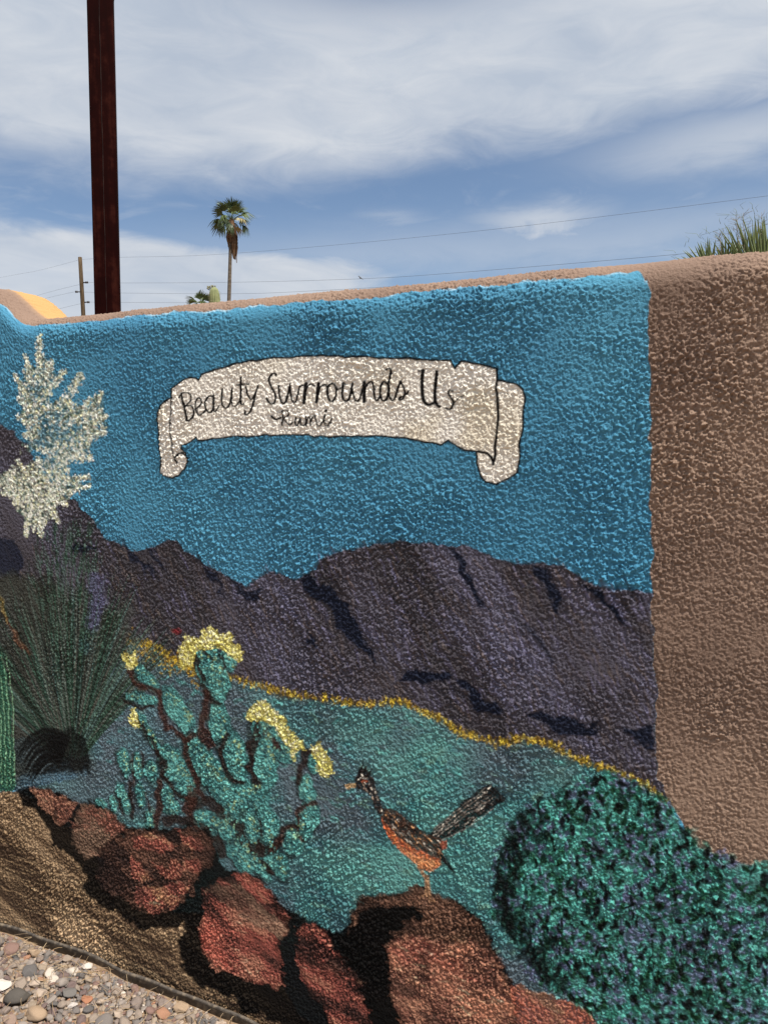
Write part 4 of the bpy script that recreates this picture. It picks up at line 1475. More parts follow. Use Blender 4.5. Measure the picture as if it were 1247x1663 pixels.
def stone_material(name, stops):
    m = NodeMat(name, 0.8, 0.25)
    oi = m.n('ShaderNodeObjectInfo')
    ge = m.n('ShaderNodeNewGeometry')
    ad = m.n('ShaderNodeMath', operation='ADD')
    m.l(oi.outputs['Random'], ad.inputs[0]); m.l(ge.outputs['Random Per Island'], ad.inputs[1])
    fr = m.n('ShaderNodeMath', operation='FRACT')
    m.l(ad.outputs[0], fr.inputs[0])
    c = m.ramp(fr.outputs[0], stops, 'CONSTANT')
    f = m.noise(55, 6, 0.7)
    sp = m.ramp(f, [(0.3, (0.40, 0.38, 0.36)), (0.5, (0.82, 0.79, 0.76)), (0.72, (1.15, 1.1, 1.04))])
    mx = m.n('ShaderNodeMix', data_type='RGBA', blend_type='MULTIPLY')
    mx.inputs[0].default_value = 1.0
    m.l(c, mx.inputs[6]); m.l(sp, mx.inputs[7])
    m.color(mx.outputs[2])
    m.bump(m.noise(140, 4, 0.7), 0.4, 0.004)
    return m.m


STONE_STOPS = [(0.0, (0.235, 0.195, 0.175)), (0.12, (0.18, 0.165, 0.158)), (0.24, (0.28, 0.235, 0.20)), (0.36, (0.12, 0.115, 0.115)), (0.46, (0.32, 0.265, 0.21)),
               (0.57, (0.22, 0.145, 0.125)), (0.66, (0.29, 0.26, 0.24)), (0.75, (0.16, 0.12, 0.115)), (0.83, (0.42, 0.35, 0.29)), (0.92, (0.34, 0.19, 0.125)), (0.95, (0.27, 0.20, 0.165)), (0.97, (0.54, 0.50, 0.45))]


def stone_mesh(name, seed, sub, angular):
    g = random.Random(seed)
    bm = bmesh.new()
    bmesh.ops.create_icosphere(bm, subdivisions=sub, radius=1.0)
    planes = [(Vector((g.gauss(0, 1), g.gauss(0, 1), g.gauss(0, 1))).normalized(), g.uniform(0.55, 0.85)) for _ in range(11 if angular else 4)]
    ax = (1.0, g.uniform(0.62, 0.9), g.uniform(0.42, 0.68))
    ph = [g.uniform(0, 6.28) for _ in range(6)]
    for v in bm.verts:
        p = v.co.copy()
        for nrm, d in planes:
            e = p.dot(nrm) - d
            if e > 0:
                p -= nrm * e * (0.95 if angular else 0.7)
        k = 1 + 0.07 * math.sin(3 * p.x + ph[0]) * math.sin(3 * p.y + ph[1]) + 0.05 * math.sin(5 * p.z + ph[2])
        v.co = Vector((p.x * ax[0], p.y * ax[1], p.z * ax[2])) * k
    me = bpy.data.meshes.new(name)
    bm.to_mesh(me)
    bm.free()
    for p in me.polygons:
        p.use_smooth = not angular
    return me


def build_gravel():
    mat = stone_material('river_stone', STONE_STOPS)
    big = [stone_mesh('stone', 100 + i, 3, i % 4 != 0) for i in range(22)]
    for me in big:
        me.materials.append(mat)
    g = random.Random(77)
    items = []
    sA, sB = on_ground(-60, 1600)[0] - 0.75, on_ground(400, 1663)[0] + 0.95
    cell = {}

    def free(s, d, r, f):
        ci, cj = int(s / 0.05), int(d / 0.05)
        for a in range(-2, 3):
            for b in range(-2, 3):
                for (s2, d2, r2) in cell.get((ci + a, cj + b), ()):
                    if math.hypot(s - s2, d - d2) < (r + r2) * f:
                        return False
        cell.setdefault((ci, cj), []).append((s, d, r))
        return True
    fixed = [((30, 1628), 0.041, 'dark'), ((143, 1574), 0.023, 'white'), ((6, 1606), 0.026, 'white'), ((60, 1655), 0.036, 'tan'), ((112, 1619), 0.027, 'grey'), ((293, 1642), 0.027, 'tan'), ((118, 1636), 0.016, 'white'), ((56, 1552), 0.024, 'tan'), ((141, 1628), 0.019, 'red')]
    stops1 = {'dark': [(0, (0.085, 0.08, 0.076)), (0.5, (0.095, 0.088, 0.08))], 'white': [(0, (0.62, 0.58, 0.54)), (0.5, (0.55, 0.52, 0.5))], 'tan': [(0, (0.36, 0.27, 0.19)), (0.5, (0.38, 0.29, 0.2))], 'grey': [(0, (0.17, 0.16, 0.15)), (0.5, (0.15, 0.145, 0.14))], 'red': [(0, (0.38, 0.16, 0.09)), (0.5, (0.36, 0.17, 0.10))]}
    mats1 = {k: stone_material('stone_' + k, v) for k, v in stops1.items()}
    for (x, y), r, kind in fixed:
        s, d = on_ground(x, y)
        free(s, d, r, 0.8)
        items.append((s, d, r, 0.5, kind))
    for rr, f, n in ((0.0245, 0.82, 1000), (0.0180, 0.68, 12000), (0.0125, 0.62, 24000), (0.009, 0.5, 22000)):
        for _ in range(n):
            s = g.uniform(sA, sB)
            d = edge_d(s) + 0.012 + abs(g.uniform(0, 0.62))
            r = rr * g.uniform(0.78, 1.25)
            if d < edge_d(s) + 0.010 + r * 0.95:
                continue
            # thinner cover of stones near the strip
            if d - edge_d(s) < 0.05 and g.random() < 0.5:
                continue
            if free(s, d, r, f):
                items.append((s, d, r, g.uniform(0.15, 0.5), None))

    def shows(s, d):
        p = W(s, d, gz(s)) - EYE
        zc = p.dot(F_)
        x = PW / 2 + FPX * p.dot(R_) / zc
        y = PH / 2 - FPX * p.dot(U_) / zc
        return x > -25 and y < PH + 25
    items = [it + (shows(it[0], it[1]),) for it in items]
    items.sort(key=lambda t: (not t[5], -t[2]))
    print('stones', len(items), sum(1 for t in items if t[5]))
    rest = bmesh.new()
    small = [stone_mesh('small', 300 + i, 2, i % 2 == 0) for i in range(8)]
    for i, (s, d, r, sink, kind, vis) in enumerate(items):
        rot = Matrix.Rotation(g.uniform(0, 6.28), 4, 'Z') @ Matrix.Rotation(g.gauss(0, 0.3), 4, 'X') @ Matrix.Rotation(g.gauss(0, 0.3), 4, 'Y')
        loc = W(s, d, gz(s) + r * sink)
        mt = Matrix.Translation(loc) @ rot @ Matrix.Scale(r, 4)
        if i < 300:
            me = g.choice(big)
            if kind:
                me = me.copy()
                me.materials.clear()
                me.materials.append(mats1[kind])
                ang = math.atan2(R_.y, R_.x) + 0.05
                mt = Matrix.Translation(loc) @ Matrix.Rotation(ang + g.gauss(0, 0.15), 4, 'Z') @ Matrix.Scale(r, 4)
            o = mesh_obj('stone', me, None, GROUND)
            o.matrix_world = mt
        else:
            src = g.choice(small)
            vm = [rest.verts.new(mt @ v.co) for v in src.vertices]
            for p in src.polygons:
                f_ = rest.faces.new([vm[k] for k in p.vertices])
                f_.smooth = True
    # fine grit between the stones
    for _ in range(12000):
        s = g.uniform(sA, sB)
        e = edge_d(s)
        d = e + (g.uniform(0.0, 0.62) if g.random() < 0.75 else g.uniform(-0.02, 0.06))
        if abs(d - e) < 0.010:
            continue
        r = g.uniform(0.0025, 0.007)
        mt = Matrix.Translation(W(s, d, gz(s) + r * 0.5)) @ Matrix.Rotation(g.uniform(0, 6.28), 4, 'Z') @ Matrix.Scale(r, 4)
        ico = [(0, 0, 0.7), (1, 0, 0), (-0.3, 0.9, 0.1), (-0.6, -0.7, 0), (0.2, -0.9, 0.3)]
        vm = [rest.verts.new(mt @ Vector(c)) for c in ico]
        for f_ in ((0, 1, 2), (0, 2, 3), (0, 3, 4), (0, 4, 1)):
            rest.faces.new([vm[k] for k in f_])
    o = bm_obj('gravel', rest, mat, GROUND, False)
    o['kind'] = 'stuff'
    # dry grass, twigs and leaf crumbs
    bm = bmesh.new()
    for _ in range(1000):
        s = g.uniform(sA, sB)
        e = edge_d(s)
        d = e + (abs(g.gauss(0.03, 0.05)) if g.random() < 0.3 else g.uniform(0.03, 0.5))
        L_ = g.uniform(0.02, 0.09)
        a = g.uniform(0, 6.28); k = g.gauss(0, 0.5)
        if abs(d - e) < 0.035:
            continue
        lift = g.uniform(0.0, 0.012)
        z0 = gz(s) + g.uniform(0.008, 0.024)
        pts = []
        for i in range(6):
            t = i / 5
            aa = a + k * t
            pts.append(W(s + math.cos(aa) * L_ * t, d + math.sin(aa) * L_ * t, z0 + lift * math.sin(3.1 * t)))
        r = g.uniform(0.0004, 0.0010)
        tube(bm, pts, [r, r, r, r, r * 0.8, r * 0.4], 4)
    m = NodeMat('straw', 0.9, 0.1)
    ge = m.n('ShaderNodeNewGeometry')
    m.color(m.ramp(ge.outputs['Random Per Island'], [(0, (0.30, 0.21, 0.12)), (0.4, (0.42, 0.32, 0.2)), (0.7, (0.16, 0.09, 0.05)), (1, (0.36, 0.28, 0.19))]))
    o = bm_obj('dry_litter', bm, m.m, None)
    o['kind'] = 'stuff'
    o['label'] = 'dry grass stems and twigs scattered over the gravel'


build_gravel()

# ------------------------------------------------------------------ rusty steel post behind the wall


def build_post():
    m = NodeMat('rusted_steel', 0.9, 0.05)
    f = m.noise(9, 8, 0.7)
    f2 = m.noise(4.0, 6, 0.6, 'Object', (6, 6, 0.35))
    mx = m.n('ShaderNodeMath', operation='MULTIPLY')
    m.l(f, mx.inputs[0]); m.l(f2, mx.inputs[1])
    m.color(m.ramp(mx.outputs[0], [(0.10, (0.005, 0.0003, 0.0003)), (0.25, (0.010, 0.0008, 0.0006)), (0.42, (0.034, 0.008, 0.005))]))
    m.bump(f, 0.3, 0.003)
    dist = 4.8
    lo = at_depth(176.0, 506, dist)
    hi0 = at_depth(163.8, 0, dist)
    # same horizontal distance for the top so that the post stands upright in depth
    r = ray(163.8, 0)
    t = lo.y / r.y
    hi = EYE + r * t
    ax = (hi - lo).normalized()
    foot = lo - ax * ((lo.z + 0.1) / ax.z)
    head = hi + ax * 0.9
    root = empty('steel_post', foot, 'dark rusty square steel post rising tall behind the wall', 'post')
    toc = (EYE - lo); toc.z = 0; toc.normalize()
    side = Vector((-toc.y, toc.x, 0))
    if side.x < 0:
        side = -side
    wd = 40.2 / FPX * dist * 0.5
    ang = 0.06
    u = side * math.cos(ang) + toc * math.sin(ang)
    v = -side * math.sin(ang) + toc * math.cos(ang)
    hw = wd * 0.955
    prof = []
    for cx, cy in ((1, 1), (-1, 1), (-1, -1), (1, -1)):
        for k in range(4):
            base = math.atan2(cy, cx) - math.pi / 4 + math.pi / 2 * k / 3
            rr = hw * 0.10
            prof.append((cx * (hw - rr) + rr * math.cos(base), cy * (hw - rr) + rr * math.sin(base)))
    bm = bmesh.new()
    n = len(prof)
    rings = []
    L_ = (head - foot).length
    for k in range(13):
        c0 = ax * (L_ * k / 12)
        rings.append([bm.verts.new(c0 + u * a + v * b) for a, b in prof])
    for i in range(12):
        for k in range(n):
            bm.faces.new((rings[i][k], rings[i][(k + 1) % n], rings[i + 1][(k + 1) % n], rings[i + 1][k]))
    bm.faces.new(rings[0][::-1]); bm.faces.new(rings[-1])
    bmesh.ops.recalc_face_normals(bm, faces=bm.faces)
    o = bm_obj('shaft', bm, m.m, root)
    # weld seam down the face
    bm = bmesh.new()
    pts = [ax * (L_ * k / 30) + u * (-0.05 * hw + 0.0015 * math.sin(k * 2.3)) + v * (hw + 0.0005) for k in range(31)]
    tube(bm, pts, 0.0022, 6)
    m2 = NodeMat('weld_seam', 0.8, 0.2)
    m2.color(m2.ramp(m2.noise(12, 4), [(0.45, (0.008, 0.001, 0.001)), (0.75, (0.04, 0.022, 0.018))]))
    bm_obj('weld_seam', bm, m2.m, root)
    # bracket plate at the very top right of the frame
    top = ax * ((hi - foot).length - 0.018)
    bm = bmesh.new()
    outl = [(0.9, 0.0), (1.02, 0.005), (1.25, 0.14), (1.6, 0.42), (1.6, 0.8), (0.9, 0.8)]
    fr = [bm.verts.new(top + u * hw * a + ax * b + v * 0.006) for a, b in outl]
    bk = [bm.verts.new(top + u * hw * a + ax * b - v * 0.006) for a, b in outl]
    bm.faces.new(fr); bm.faces.new(bk[::-1])
    for k in range(len(outl)):
        j = (k + 1) % len(outl)
        bm.faces.new((fr[k], bk[k], bk[j], fr[j]))
    bmesh.ops.recalc_face_normals(bm, faces=bm.faces)
    bm_obj('gusset_plate', bm, m.m, root, False)


build_post()

# ------------------------------------------------------------------ utility pole, wires and a bird


def build_utility():
    m = NodeMat('weathered_wood', 0.9, 0.15)
    f = m.noise(3.0, 6, 0.65, 'Object', (8, 8, 0.6))
    m.color(m.ramp(f, [(0.3, (0.03, 0.02, 0.011)), (0.5, (0.065, 0.045, 0.026)), (0.7, (0.12, 0.088, 0.055))]))
    m.bump(f, 0.5, 0.02)
    dk = NodeMat('dark_iron', 0.6, 0.4)
    dk.color((0.035, 0.035, 0.04))
    D = 50.0
    hi = at_depth(130.5, 418, D)
    lo = at_depth(135.8, 510, D)
    ax = (hi - lo).normalized()
    foot = lo - ax * (lo.z / ax.z)
    root = empty('utility_pole', foot, 'leaning brown wooden utility pole with three side brackets, left of the rusty post', 'utility pole')
    L_ = (hi - foot).length
    bm = bmesh.new()
    tube(bm, [ax * (L_ * k / 8) for k in range(9)], [0.165 - 0.045 * k / 8 for k in range(9)], 14)
    bm_obj('pole', bm, m.m, root)
    ends = {}
    for key, (x0, x1, y) in {'a': (134.5, 143.8, 458.8), 'b': (130.5, 122.8, 474.0), 'c': (138.0, 146.0, 490.8)}.items():
        p0 = at_depth(x0, y, D) - foot
        p1 = at_depth(x1, y - 0.2, D) - foot
        bm = bmesh.new()
        tube(bm, [p0, p0.lerp(p1, 0.5), p0.lerp(p1, 0.55), p0.lerp(p1, 0.75), p0.lerp(p1, 0.95), p1], [0.035, 0.035, 0.075, 0.06, 0.075, 0.03], 8)
        bm_obj('bracket', bm, dk.m, root)
        ends[key] = p1 + foot
    wm = NodeMat('wire', 0.6, 0.3)
    wm.color((0.06, 0.065, 0.075))

    def wire(label, px_pts, r):
        pts = []
        for X, Y, d in px_pts:
            pts.append(at_depth(X, Y, d))
        out = []
        n = len(pts)
        for i in range(n - 1):
            p0, p1, p2, p3 = pts[max(i - 1, 0)], pts[i], pts[i + 1], pts[min(i + 2, n - 1)]
            # keep the join at the pole a sharp one
            if i and abs(px_pts[i][0] - 135) < 15:
                p0 = p1
            if abs(px_pts[i + 1][0] - 135) < 15:
                p3 = p2
            for k in range(8):
                t = k / 8
                out.append(0.5 * ((2 * p1) + (-p0 + p2) * t + (2 * p0 - 5 * p1 + 4 * p2 - p3) * t * t + (-p0 + 3 * p1 - 3 * p2 + p3) * t ** 3))
        out.append(pts[-1])
        bm = bmesh.new()
        tube(bm, out, r, 6)
        o = bm_obj('power_line', bm, wm.m)
        tag(o, label, 'wire', 'power lines on the utility pole')
    inv = lambda x, dL, dR, xL, xR: 1 / (1 / dL + (1 / dR - 1 / dL) * (x - xL) / (xR - xL))
    R = lambda pts: [(x, y, inv(x, 50, 26, 135, 1247)) for x, y in pts]
    Lq = lambda pts: [(x, y, inv(x, 50, 70, 135, 0)) for x, y in pts]
    wire('highest power line, crossing the palm skirt and rising to the upper right', Lq([(-150, 480), (0, 451), (60, 440)]) + R([(131, 421.5), (195, 418), (365, 412.5), (740, 379), (1247, 318), (1600, 270)]), 0.0048)
    wire('second power line from the top, with a small bird on it', Lq([(-150, 530), (0, 497), (78, 475)]) + R([(143.8, 458.6), (195, 459.5), (374, 458.5), (585, 452.8), (740, 443), (1099, 413), (1400, 382)]), 0.0055)
    wire('third power line from the top, ending at the left bracket', Lq([(-150, 545), (0, 503), (90, 481)]) + R([(122.8, 473.8), (195, 475.8), (374, 477), (496, 473), (800, 455), (1300, 415)]), 0.0055)
    wire('lowest power line, just above the wall top', Lq([(-150, 570), (0, 527), (103, 500)]) + R([(146.0, 490.6), (190, 491), (330, 491.5), (500, 489), (900, 465), (1300, 436)]), 0.0055)
    # a dove on the second wire: one continuous body
    d = inv(585, 50, 26, 135, 1247)
    w0 = at_depth(584.5, 452.9, d)
    rt = R_.normalized()
    up = Vector((0, 0, 1))
    path = [(-0.150, 0.195, 0.004), (-0.118, 0.200, 0.013), (-0.092, 0.205, 0.032), (-0.062, 0.188, 0.036), (-0.035, 0.150, 0.034), (0.0, 0.10, 0.056), (0.045, 0.065, 0.064), (0.095, 0.035, 0.050), (0.135, 0.012, 0.030), (0.20, -0.02, 0.022), (0.27, -0.055, 0.012)]
    bm = bmesh.new()
    tube(bm, [rt * a + up * b for a, b, r in path], [r for a, b, r in path], 10)
    for k in (0.0, 0.03):
        tube(bm, [rt * (0.02 + k) + up * 0.05, rt * (0.012 + k) + up * 0.012], 0.006, 5)
    fm = NodeMat('grey_feathers', 0.9, 0.1)
    fm.color(fm.ramp(fm.noise(20, 3), [(0.3, (0.07, 0.075, 0.085)), (0.7, (0.15, 0.15, 0.16))]))
    o = bm_obj('bird', bm, fm.m)
    o.location = w0 + up * 0.006
    o.scale = (0.6, 0.6, 0.6)
    tag(o, 'tiny dark bird perched on the power line', 'bird')


build_utility()

# ------------------------------------------------------------------ palms and cacti


def fan_leaf(seed, petiole, size, nb, spread, droop, fold=0.25):
    """a fan leaf in local space: petiole along +X, blades fanning in the XY plane"""
    g = random.Random(seed)
    bm = bmesh.new()
    tube(bm, [Vector((petiole * t, 0, -0.10 * petiole * t * t)) for t in (0, 0.35, 0.7, 1.0)], [0.022, 0.018, 0.014, 0.010], 5)
    hub = Vector((petiole, 0, -0.10 * petiole))
    for k in range(nb):
        a = spread * (k / (nb - 1) - 0.5) * 2 + g.gauss(0, 0.03)
        L_ = size * (1.0 - 0.22 * abs(a) / spread) * g.uniform(0.88, 1.08)
        dirv = Vector((math.cos(a), math.sin(a), fold * math.cos(2 * a) * 0.4))
        sidev = Vector((-math.sin(a), math.cos(a), 0))
        w = size * 0.052
        prev = None
        for i, t in enumerate((0.0, 0.3, 0.6, 0.85, 1.0)):
            ww = w * (0.35, 1.0, 0.85, 0.45, 0.04)[i]
            dz = -droop * max(0, t - 0.35) ** 1.6 * L_ * (1.4 + 0.5 * g.random())
            p = hub + dirv * L_ * t + Vector((0, 0, dz))
            row = (bm.verts.new(p - sidev * ww + Vector((0, 0, ww * 0.5))), bm.verts.new(p), bm.verts.new(p + sidev * ww + Vector((0, 0, ww * 0.5))))
            if prev:
                bm.faces.new((prev[0], prev[1], row[1], row[0]))
                bm.faces.new((prev[1], prev[2], row[2], row[1]))
            prev = row
    me = bpy.data.meshes.new('frond')
    bm.to_mesh(me)
    bm.free()
    return me


def leaf_material(name, dark, light):
    m = NodeMat(name, 0.5, 0.4)
    f = m.noise(2.2, 5, 0.6)
    oi = m.n('ShaderNodeObjectInfo')
    ad = m.n('ShaderNodeMath', operation='ADD')
    m.l(f, ad.inputs[0])
    sc_ = m.n('ShaderNodeMath', operation='MULTIPLY')
    sc_.inputs[1].default_value = 0.35
    m.l(oi.outputs['Random'], sc_.inputs[0])
    m.l(sc_.outputs[0], ad.inputs[1])
    m.color(m.ramp(ad.outputs[0], [(0.35, dark), (0.85, light)]))
    return m.m


def aim(loc, direction, rollv):
    x = direction.normalized()
    z = Vector((0, 0, 1)) - x * x.z
    if z.length < 1e-3:
        z = Vector((0, 1, 0))
    z.normalize()
    y = z.cross(x)
    m = Matrix((x, y, z)).transposed().to_4x4()
    m = m @ Matrix.Rotation(rollv, 4, 'X')
    m.translation = loc
    return m


def build_palm(name, label, crown_px, depth, trunk_px, crown_r, trunk_r, skirt, n_fronds, seed, foot_px=None):
    g = random.Random(seed)
    hub = at_depth(*crown_px, depth)
    low = at_depth(*trunk_px, depth)
    ax = (hub - low).normalized()
    foot = low - ax * (low.z / ax.z)
    foot.z = 0.0
    root = empty(name, foot, label, 'palm tree')
    bark = NodeMat('palm_bark', 0.95, 0.1)
    f = bark.noise(1.0, 5, 0.6, 'Object', (3, 3, 9))
    bark.color(bark.ramp(f, [(0.3, (0.055, 0.045, 0.036)), (0.7, (0.15, 0.125, 0.10))]))
    bark.bump(f, 0.6, 0.04)
    bm = bmesh.new()
    pts = []
    n = 18
    for k in range(n + 1):
        t = k / n
        pts.append((foot.lerp(hub, t) - foot) + Vector((0.10 * math.sin(t * 3.0), 0, 0)) * (1 - t) * t * 2)
    tube(bm, pts, [trunk_r * (1.35 - 0.45 * min(1, k / n * 1.2)) * (1 + 0.03 * math.sin(k * 5)) for k in range(n + 1)], 14)
    bm_obj('trunk', bm, bark.m, root)
    H_ = hub - foot
    if skirt > 0:
        dm = NodeMat('dead_fronds', 0.95, 0.1)
        fd = dm.noise(3.0, 5, 0.6)
        dm.color(dm.ramp(fd, [(0.3, (0.045, 0.026, 0.016)), (0.7, (0.14, 0.085, 0.05))]))
        bm = bmesh.new()
        for k in range(90):
            a = g.uniform(0, 6.28)
            z0 = g.uniform(-0.45, 0.1)
            L_ = skirt * g.uniform(0.45, 0.95) * (1.15 if math.cos(a) > 0.4 else 0.85)
            r0, r1 = trunk_r * 0.8, trunk_r * g.uniform(1.7, 2.9)
            d0 = Vector((math.cos(a), math.sin(a), 0))
            tv = Vector((-d0.y, d0.x, 0))
            prev = None
            for i, t in enumerate((0, 0.25, 0.6, 0.85, 1.0)):
                rr = r0 + (r1 - r0) * min(1, t * 2.2) - (0.4 * (r1 - r0) if t > 0.8 else 0)
                ww = (0.05, 0.13, 0.15, 0.10, 0.02)[i]
                p = H_ + Vector((0, 0, z0 - L_ * t)) + d0 * rr
                row = (bm.verts.new(p - tv * ww), bm.verts.new(p + d0 * 0.04), bm.verts.new(p + tv * ww))
                if prev:
                    bm.faces.new((prev[0], prev[1], row[1], row[0]))
                    bm.faces.new((prev[1], prev[2], row[2], row[1]))
                prev = row
        bm_obj('dead_frond_skirt', bm, dm.m, root, False)
    lm = leaf_material('palm_leaf', (0.012, 0.028, 0.012), (0.10, 0.14, 0.045))
    ym = leaf_material('palm_leaf_dry', (0.16, 0.15, 0.06), (0.34, 0.30, 0.15))
    var = []
    for i in range(5):
        me = fan_leaf(seed * 10 + i, crown_r * 0.50, crown_r * 0.62, 17, 1.15, 0.35 + 0.2 * i)
        me.materials.append(lm)
        var.append(me)
    dry = fan_leaf(seed * 10 + 8, crown_r * 0.5, crown_r * 0.55, 15, 1.0, 0.9)
    dry.materials.append(ym)
    for k in range(n_fronds):
        t = k / (n_fronds - 1)
        el = math.radians(80 - 112 * t) + g.gauss(0, 0.08)
        az = k * 2.399 + g.gauss(0, 0.2)
        d = Vector((math.cos(az) * math.cos(el), math.sin(az) * math.cos(el), math.sin(el)))
        me = dry if (t > 0.62 and k % 6 == 0) else g.choice(var[:3] if t < 0.5 else var[2:])
        o = mesh_obj('frond', me, None, root)
        o.matrix_local = aim(H_ + d * 0.05, d, g.gauss(0, 0.4)) @ Matrix.Scale(g.uniform(0.85, 1.1), 4)
    return root


build_palm('palm_tree', 'tall fan palm with brown skirt of dead fronds', (376, 357), 55.0, (371.2, 490), 1.45, 0.135, 2.6, 26, 5)
build_palm('palm_tree', 'low palm crown peeping over the wall beside the cactus', (327, 499), 42.0, (327, 510), 0.78, 0.12, 0.0, 20, 9)


def build_saguaro():
    D = 30.0
    top = at_depth(348, 466, D)
    low = at_depth(348, 500, D)
    foot = Vector((top.x, top.y, 0))
    root = empty('saguaro_cactus', foot, 'round topped pale green saguaro with buds on its crown, behind the wall', 'cactus')
    m = NodeMat('saguaro_skin', 0.7, 0.3)
    f = m.noise(5, 4, 0.6)
    m.color(m.ramp(f, [(0.3, (0.13, 0.15, 0.065)), (0.7, (0.23, 0.25, 0.12))]))
    bm = bmesh.new()
    ribs, seg = 20, 100
    h = top.z
    R0_ = 0.205
    prof = [(0, 0.8), (h * 0.3, 0.95), (h * 0.7, 1.02), (h - 0.62, 1.02), (h - 0.42, 0.99), (h - 0.27, 0.92), (h - 0.16, 0.80), (h - 0.08, 0.62), (h - 0.03, 0.40), (h - 0.005, 0.16)]
    rings = []
    for z, k in prof:
        ring = []
        for i in range(seg):
            a = 2 * math.pi * i / seg
            rr = R0_ * k * (1 + 0.055 * math.cos(a * ribs))
            ring.append(bm.verts.new((rr * math.cos(a), rr * math.sin(a), z)))
        rings.append(ring)
    for i in range(len(rings) - 1):
        for k in range(seg):
            bm.faces.new((rings[i][k], rings[i][(k + 1) % seg], rings[i + 1][(k + 1) % seg], rings[i + 1][k]))
    bm.faces.new(rings[-1])
    bm_obj('stem', bm, m.m, root)
    # spines along the rib crests near the top
    sm = NodeMat('cactus_spines', 0.8, 0.2)
    sm.color((0.34, 0.29, 0.18))
    bm = bmesh.new()
    g = random.Random(4)
    for i in range(ribs):
        a = 2 * math.pi * i / ribs
        for j in range(16):
            z = h - 0.2 - j * 0.09
            p = Vector((R0_ * 1.07 * math.cos(a), R0_ * 1.07 * math.sin(a), z))
            for _ in range(2):
                d = Vector((math.cos(a) + g.gauss(0, 0.5), math.sin(a) + g.gauss(0, 0.5), g.gauss(0, 0.5))).normalized()
                tube(bm, [p, p + d * 0.035], [0.003, 0.001], 3)
    o = bm_obj('spines', bm, sm.m, root)
    o['kind'] = 'stuff'
    fm = NodeMat('cactus_bud', 0.7, 0.3)
    fm.color(fm.ramp(fm.noise(20, 3), [(0.3, (0.05, 0.06, 0.03)), (0.7, (0.22, 0.2, 0.1))]))
    for i, (dx, dy, dz, ln) in enumerate(((-0.15, 0.0, -0.05, 0.17), (-0.11, -0.05, -0.03, 0.11), (-0.02, -0.05, 0.0, 0.09), (0.02, 0.04, 0.0, 0.10), (-0.17, -0.03, -0.10, 0.14), (-0.07, 0.05, -0.01, 0.15))):
        d = Vector((dx * 4, dy * 4, 0.6)).normalized()
        p = Vector((dx, dy, h + dz - 0.03))
        bm = bmesh.new()
        tube(bm, [p, p + d * ln * 0.4, p + d * ln * 0.75, p + d * ln], [0.018, 0.022, 0.034, 0.012], 8)
        bm_obj('bud', bm, fm.m, root)


build_saguaro()


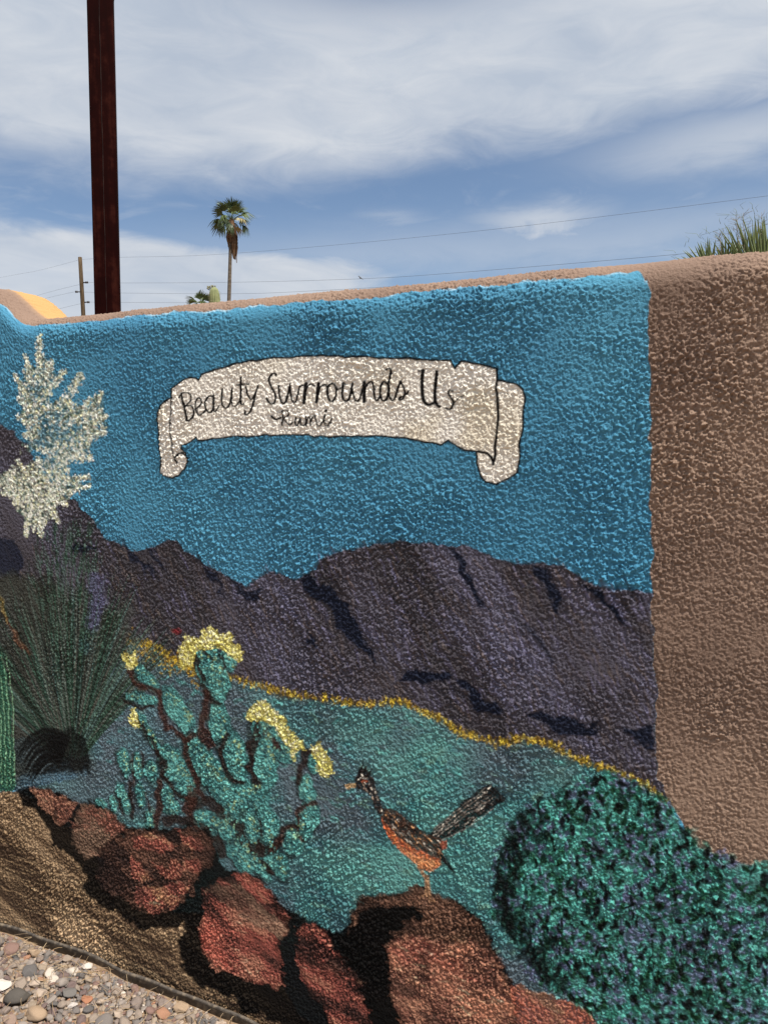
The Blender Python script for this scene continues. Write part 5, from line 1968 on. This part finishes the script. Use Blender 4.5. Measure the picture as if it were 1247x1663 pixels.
def build_fan_plant():
    D = 4.4
    c = at_depth(1238, 470, D)
    foot = Vector((c.x, c.y, 0))
    root = empty('fan_palm', foot, 'spiky green palm leaves standing up behind the right end of the wall', 'palm')
    lm = NodeMat('spiky_leaf', 0.5, 0.4)
    f = lm.noise(14, 4, 0.6)
    lm.color(lm.ramp(f, [(0.3, (0.05, 0.075, 0.02)), (0.7, (0.16, 0.20, 0.06))]))
    bark = NodeMat('fibrous_trunk', 0.95, 0.1)
    bark.color(bark.ramp(bark.noise(20, 4), [(0.3, (0.06, 0.04, 0.025)), (0.7, (0.17, 0.12, 0.08))]))
    bm = bmesh.new()
    hub = c - foot - Vector((0, 0, 0.35))
    tube(bm, [Vector((0, 0, 0)), hub * 0.5, hub], [0.10, 0.085, 0.07], 12)
    bm_obj('trunk', bm, bark.m, root)
    g = random.Random(14)
    away = (c - EYE); away.z = 0; away.normalize()
    u = Vector((away.y, -away.x, 0))
    # leaves: each a fan of stiff narrow blades, set at its own px centre on the plant
    fans = [((1152, 450), -1.0, 0.10, 19, 0.235, 0.0), ((1178, 458), -0.62, 0.30, 19, 0.28, 0.06), ((1225, 476), -0.48, 0.40, 27, 0.43, 0.0), ((1252, 478), -0.30, 0.5, 23, 0.47, 0.1), ((1205, 466), -0.70, 0.25, 19, 0.34, 0.14), ((1290, 475), -0.3, 0.7, 17, 0.42, 0.0), ((1240, 480), -0.5, 0.4, 23, 0.45, -0.1)]
    for (X, Y), a0, a1, nb, L0, dy in fans:
        o3 = at_depth(X, Y, D) - foot + away * dy
        bm = bmesh.new()
        tube(bm, [hub, hub.lerp(o3, 0.5) + Vector((0, 0, 0.03)), o3], [0.014, 0.011, 0.009], 6)
        for k in range(nb):
            a = a0 + (a1 - a0) * k / (nb - 1) + g.gauss(0, 0.025)
            L_ = L0 * g.uniform(0.86, 1.06)
            lean = g.gauss(0.0, 0.10)
            d = (u * math.sin(a) + Vector((0, 0, math.cos(a))) + away * lean).normalized()
            sv = (u * math.cos(a) - Vector((0, 0, math.sin(a)))).normalized()
            w = g.uniform(0.006, 0.0085)
            prev = None
            for i, t in enumerate((0, 0.3, 0.6, 0.85, 1)):
                ww = w * (0.7, 1, 0.85, 0.45, 0.05)[i]
                p = o3 + d * L_ * t + Vector((0, 0, -0.02 * t * t)) + u * (0.012 * t * t * math.sin(a * 3 + k))
                row = (bm.verts.new(p - sv * ww + away * ww * 0.6), bm.verts.new(p - away * 0.001), bm.verts.new(p + sv * ww + away * ww * 0.6))
                if prev:
                    bm.faces.new((prev[0], prev[1], row[1], row[0]))
                    bm.faces.new((prev[1], prev[2], row[2], row[1]))
                prev = row
            # curled thread at the blade tip
            if g.random() < 0.5:
                p = o3 + d * L_
                tube(bm, [p, p + d * 0.025 + u * g.gauss(0, 0.012), p + d * 0.04 + u * g.gauss(0, 0.03)], [0.0012, 0.0009, 0.0005], 3)
        bm_obj('leaf', bm, lm.m, root)
    sm = NodeMat('seed_stalk', 0.9, 0.1)
    sm.color((0.20, 0.17, 0.12))
    for (X, Y), (X1, Y1) in (((1195, 440), (1196, 352)), ((1168, 440), (1168, 380)), ((1238, 440), (1236, 345)), ((1205, 445), (1206, 346))):
        p0 = at_depth(X, Y, D - 0.05) - foot
        p1 = at_depth(X1, Y1, D - 0.05) - foot
        bm = bmesh.new()
        tube(bm, [hub, p0, p0.lerp(p1, 0.5) + u * 0.008, p1], [0.004, 0.0022, 0.0015, 0.0008], 4)
        for _ in range(26):
            q = p0.lerp(p1, g.uniform(0.45, 1.0))
            d = (u * g.gauss(0, 1) + away * g.gauss(0, 0.6) + Vector((0, 0, g.uniform(0.1, 1.0)))).normalized()
            tube(bm, [q, q + d * g.uniform(0.015, 0.035), q + d * 0.045 + u * g.gauss(0, 0.012)], [0.0010, 0.0008, 0.0005], 3)
        bm_obj('flower_stalk', bm, sm.m, root)


build_fan_plant()
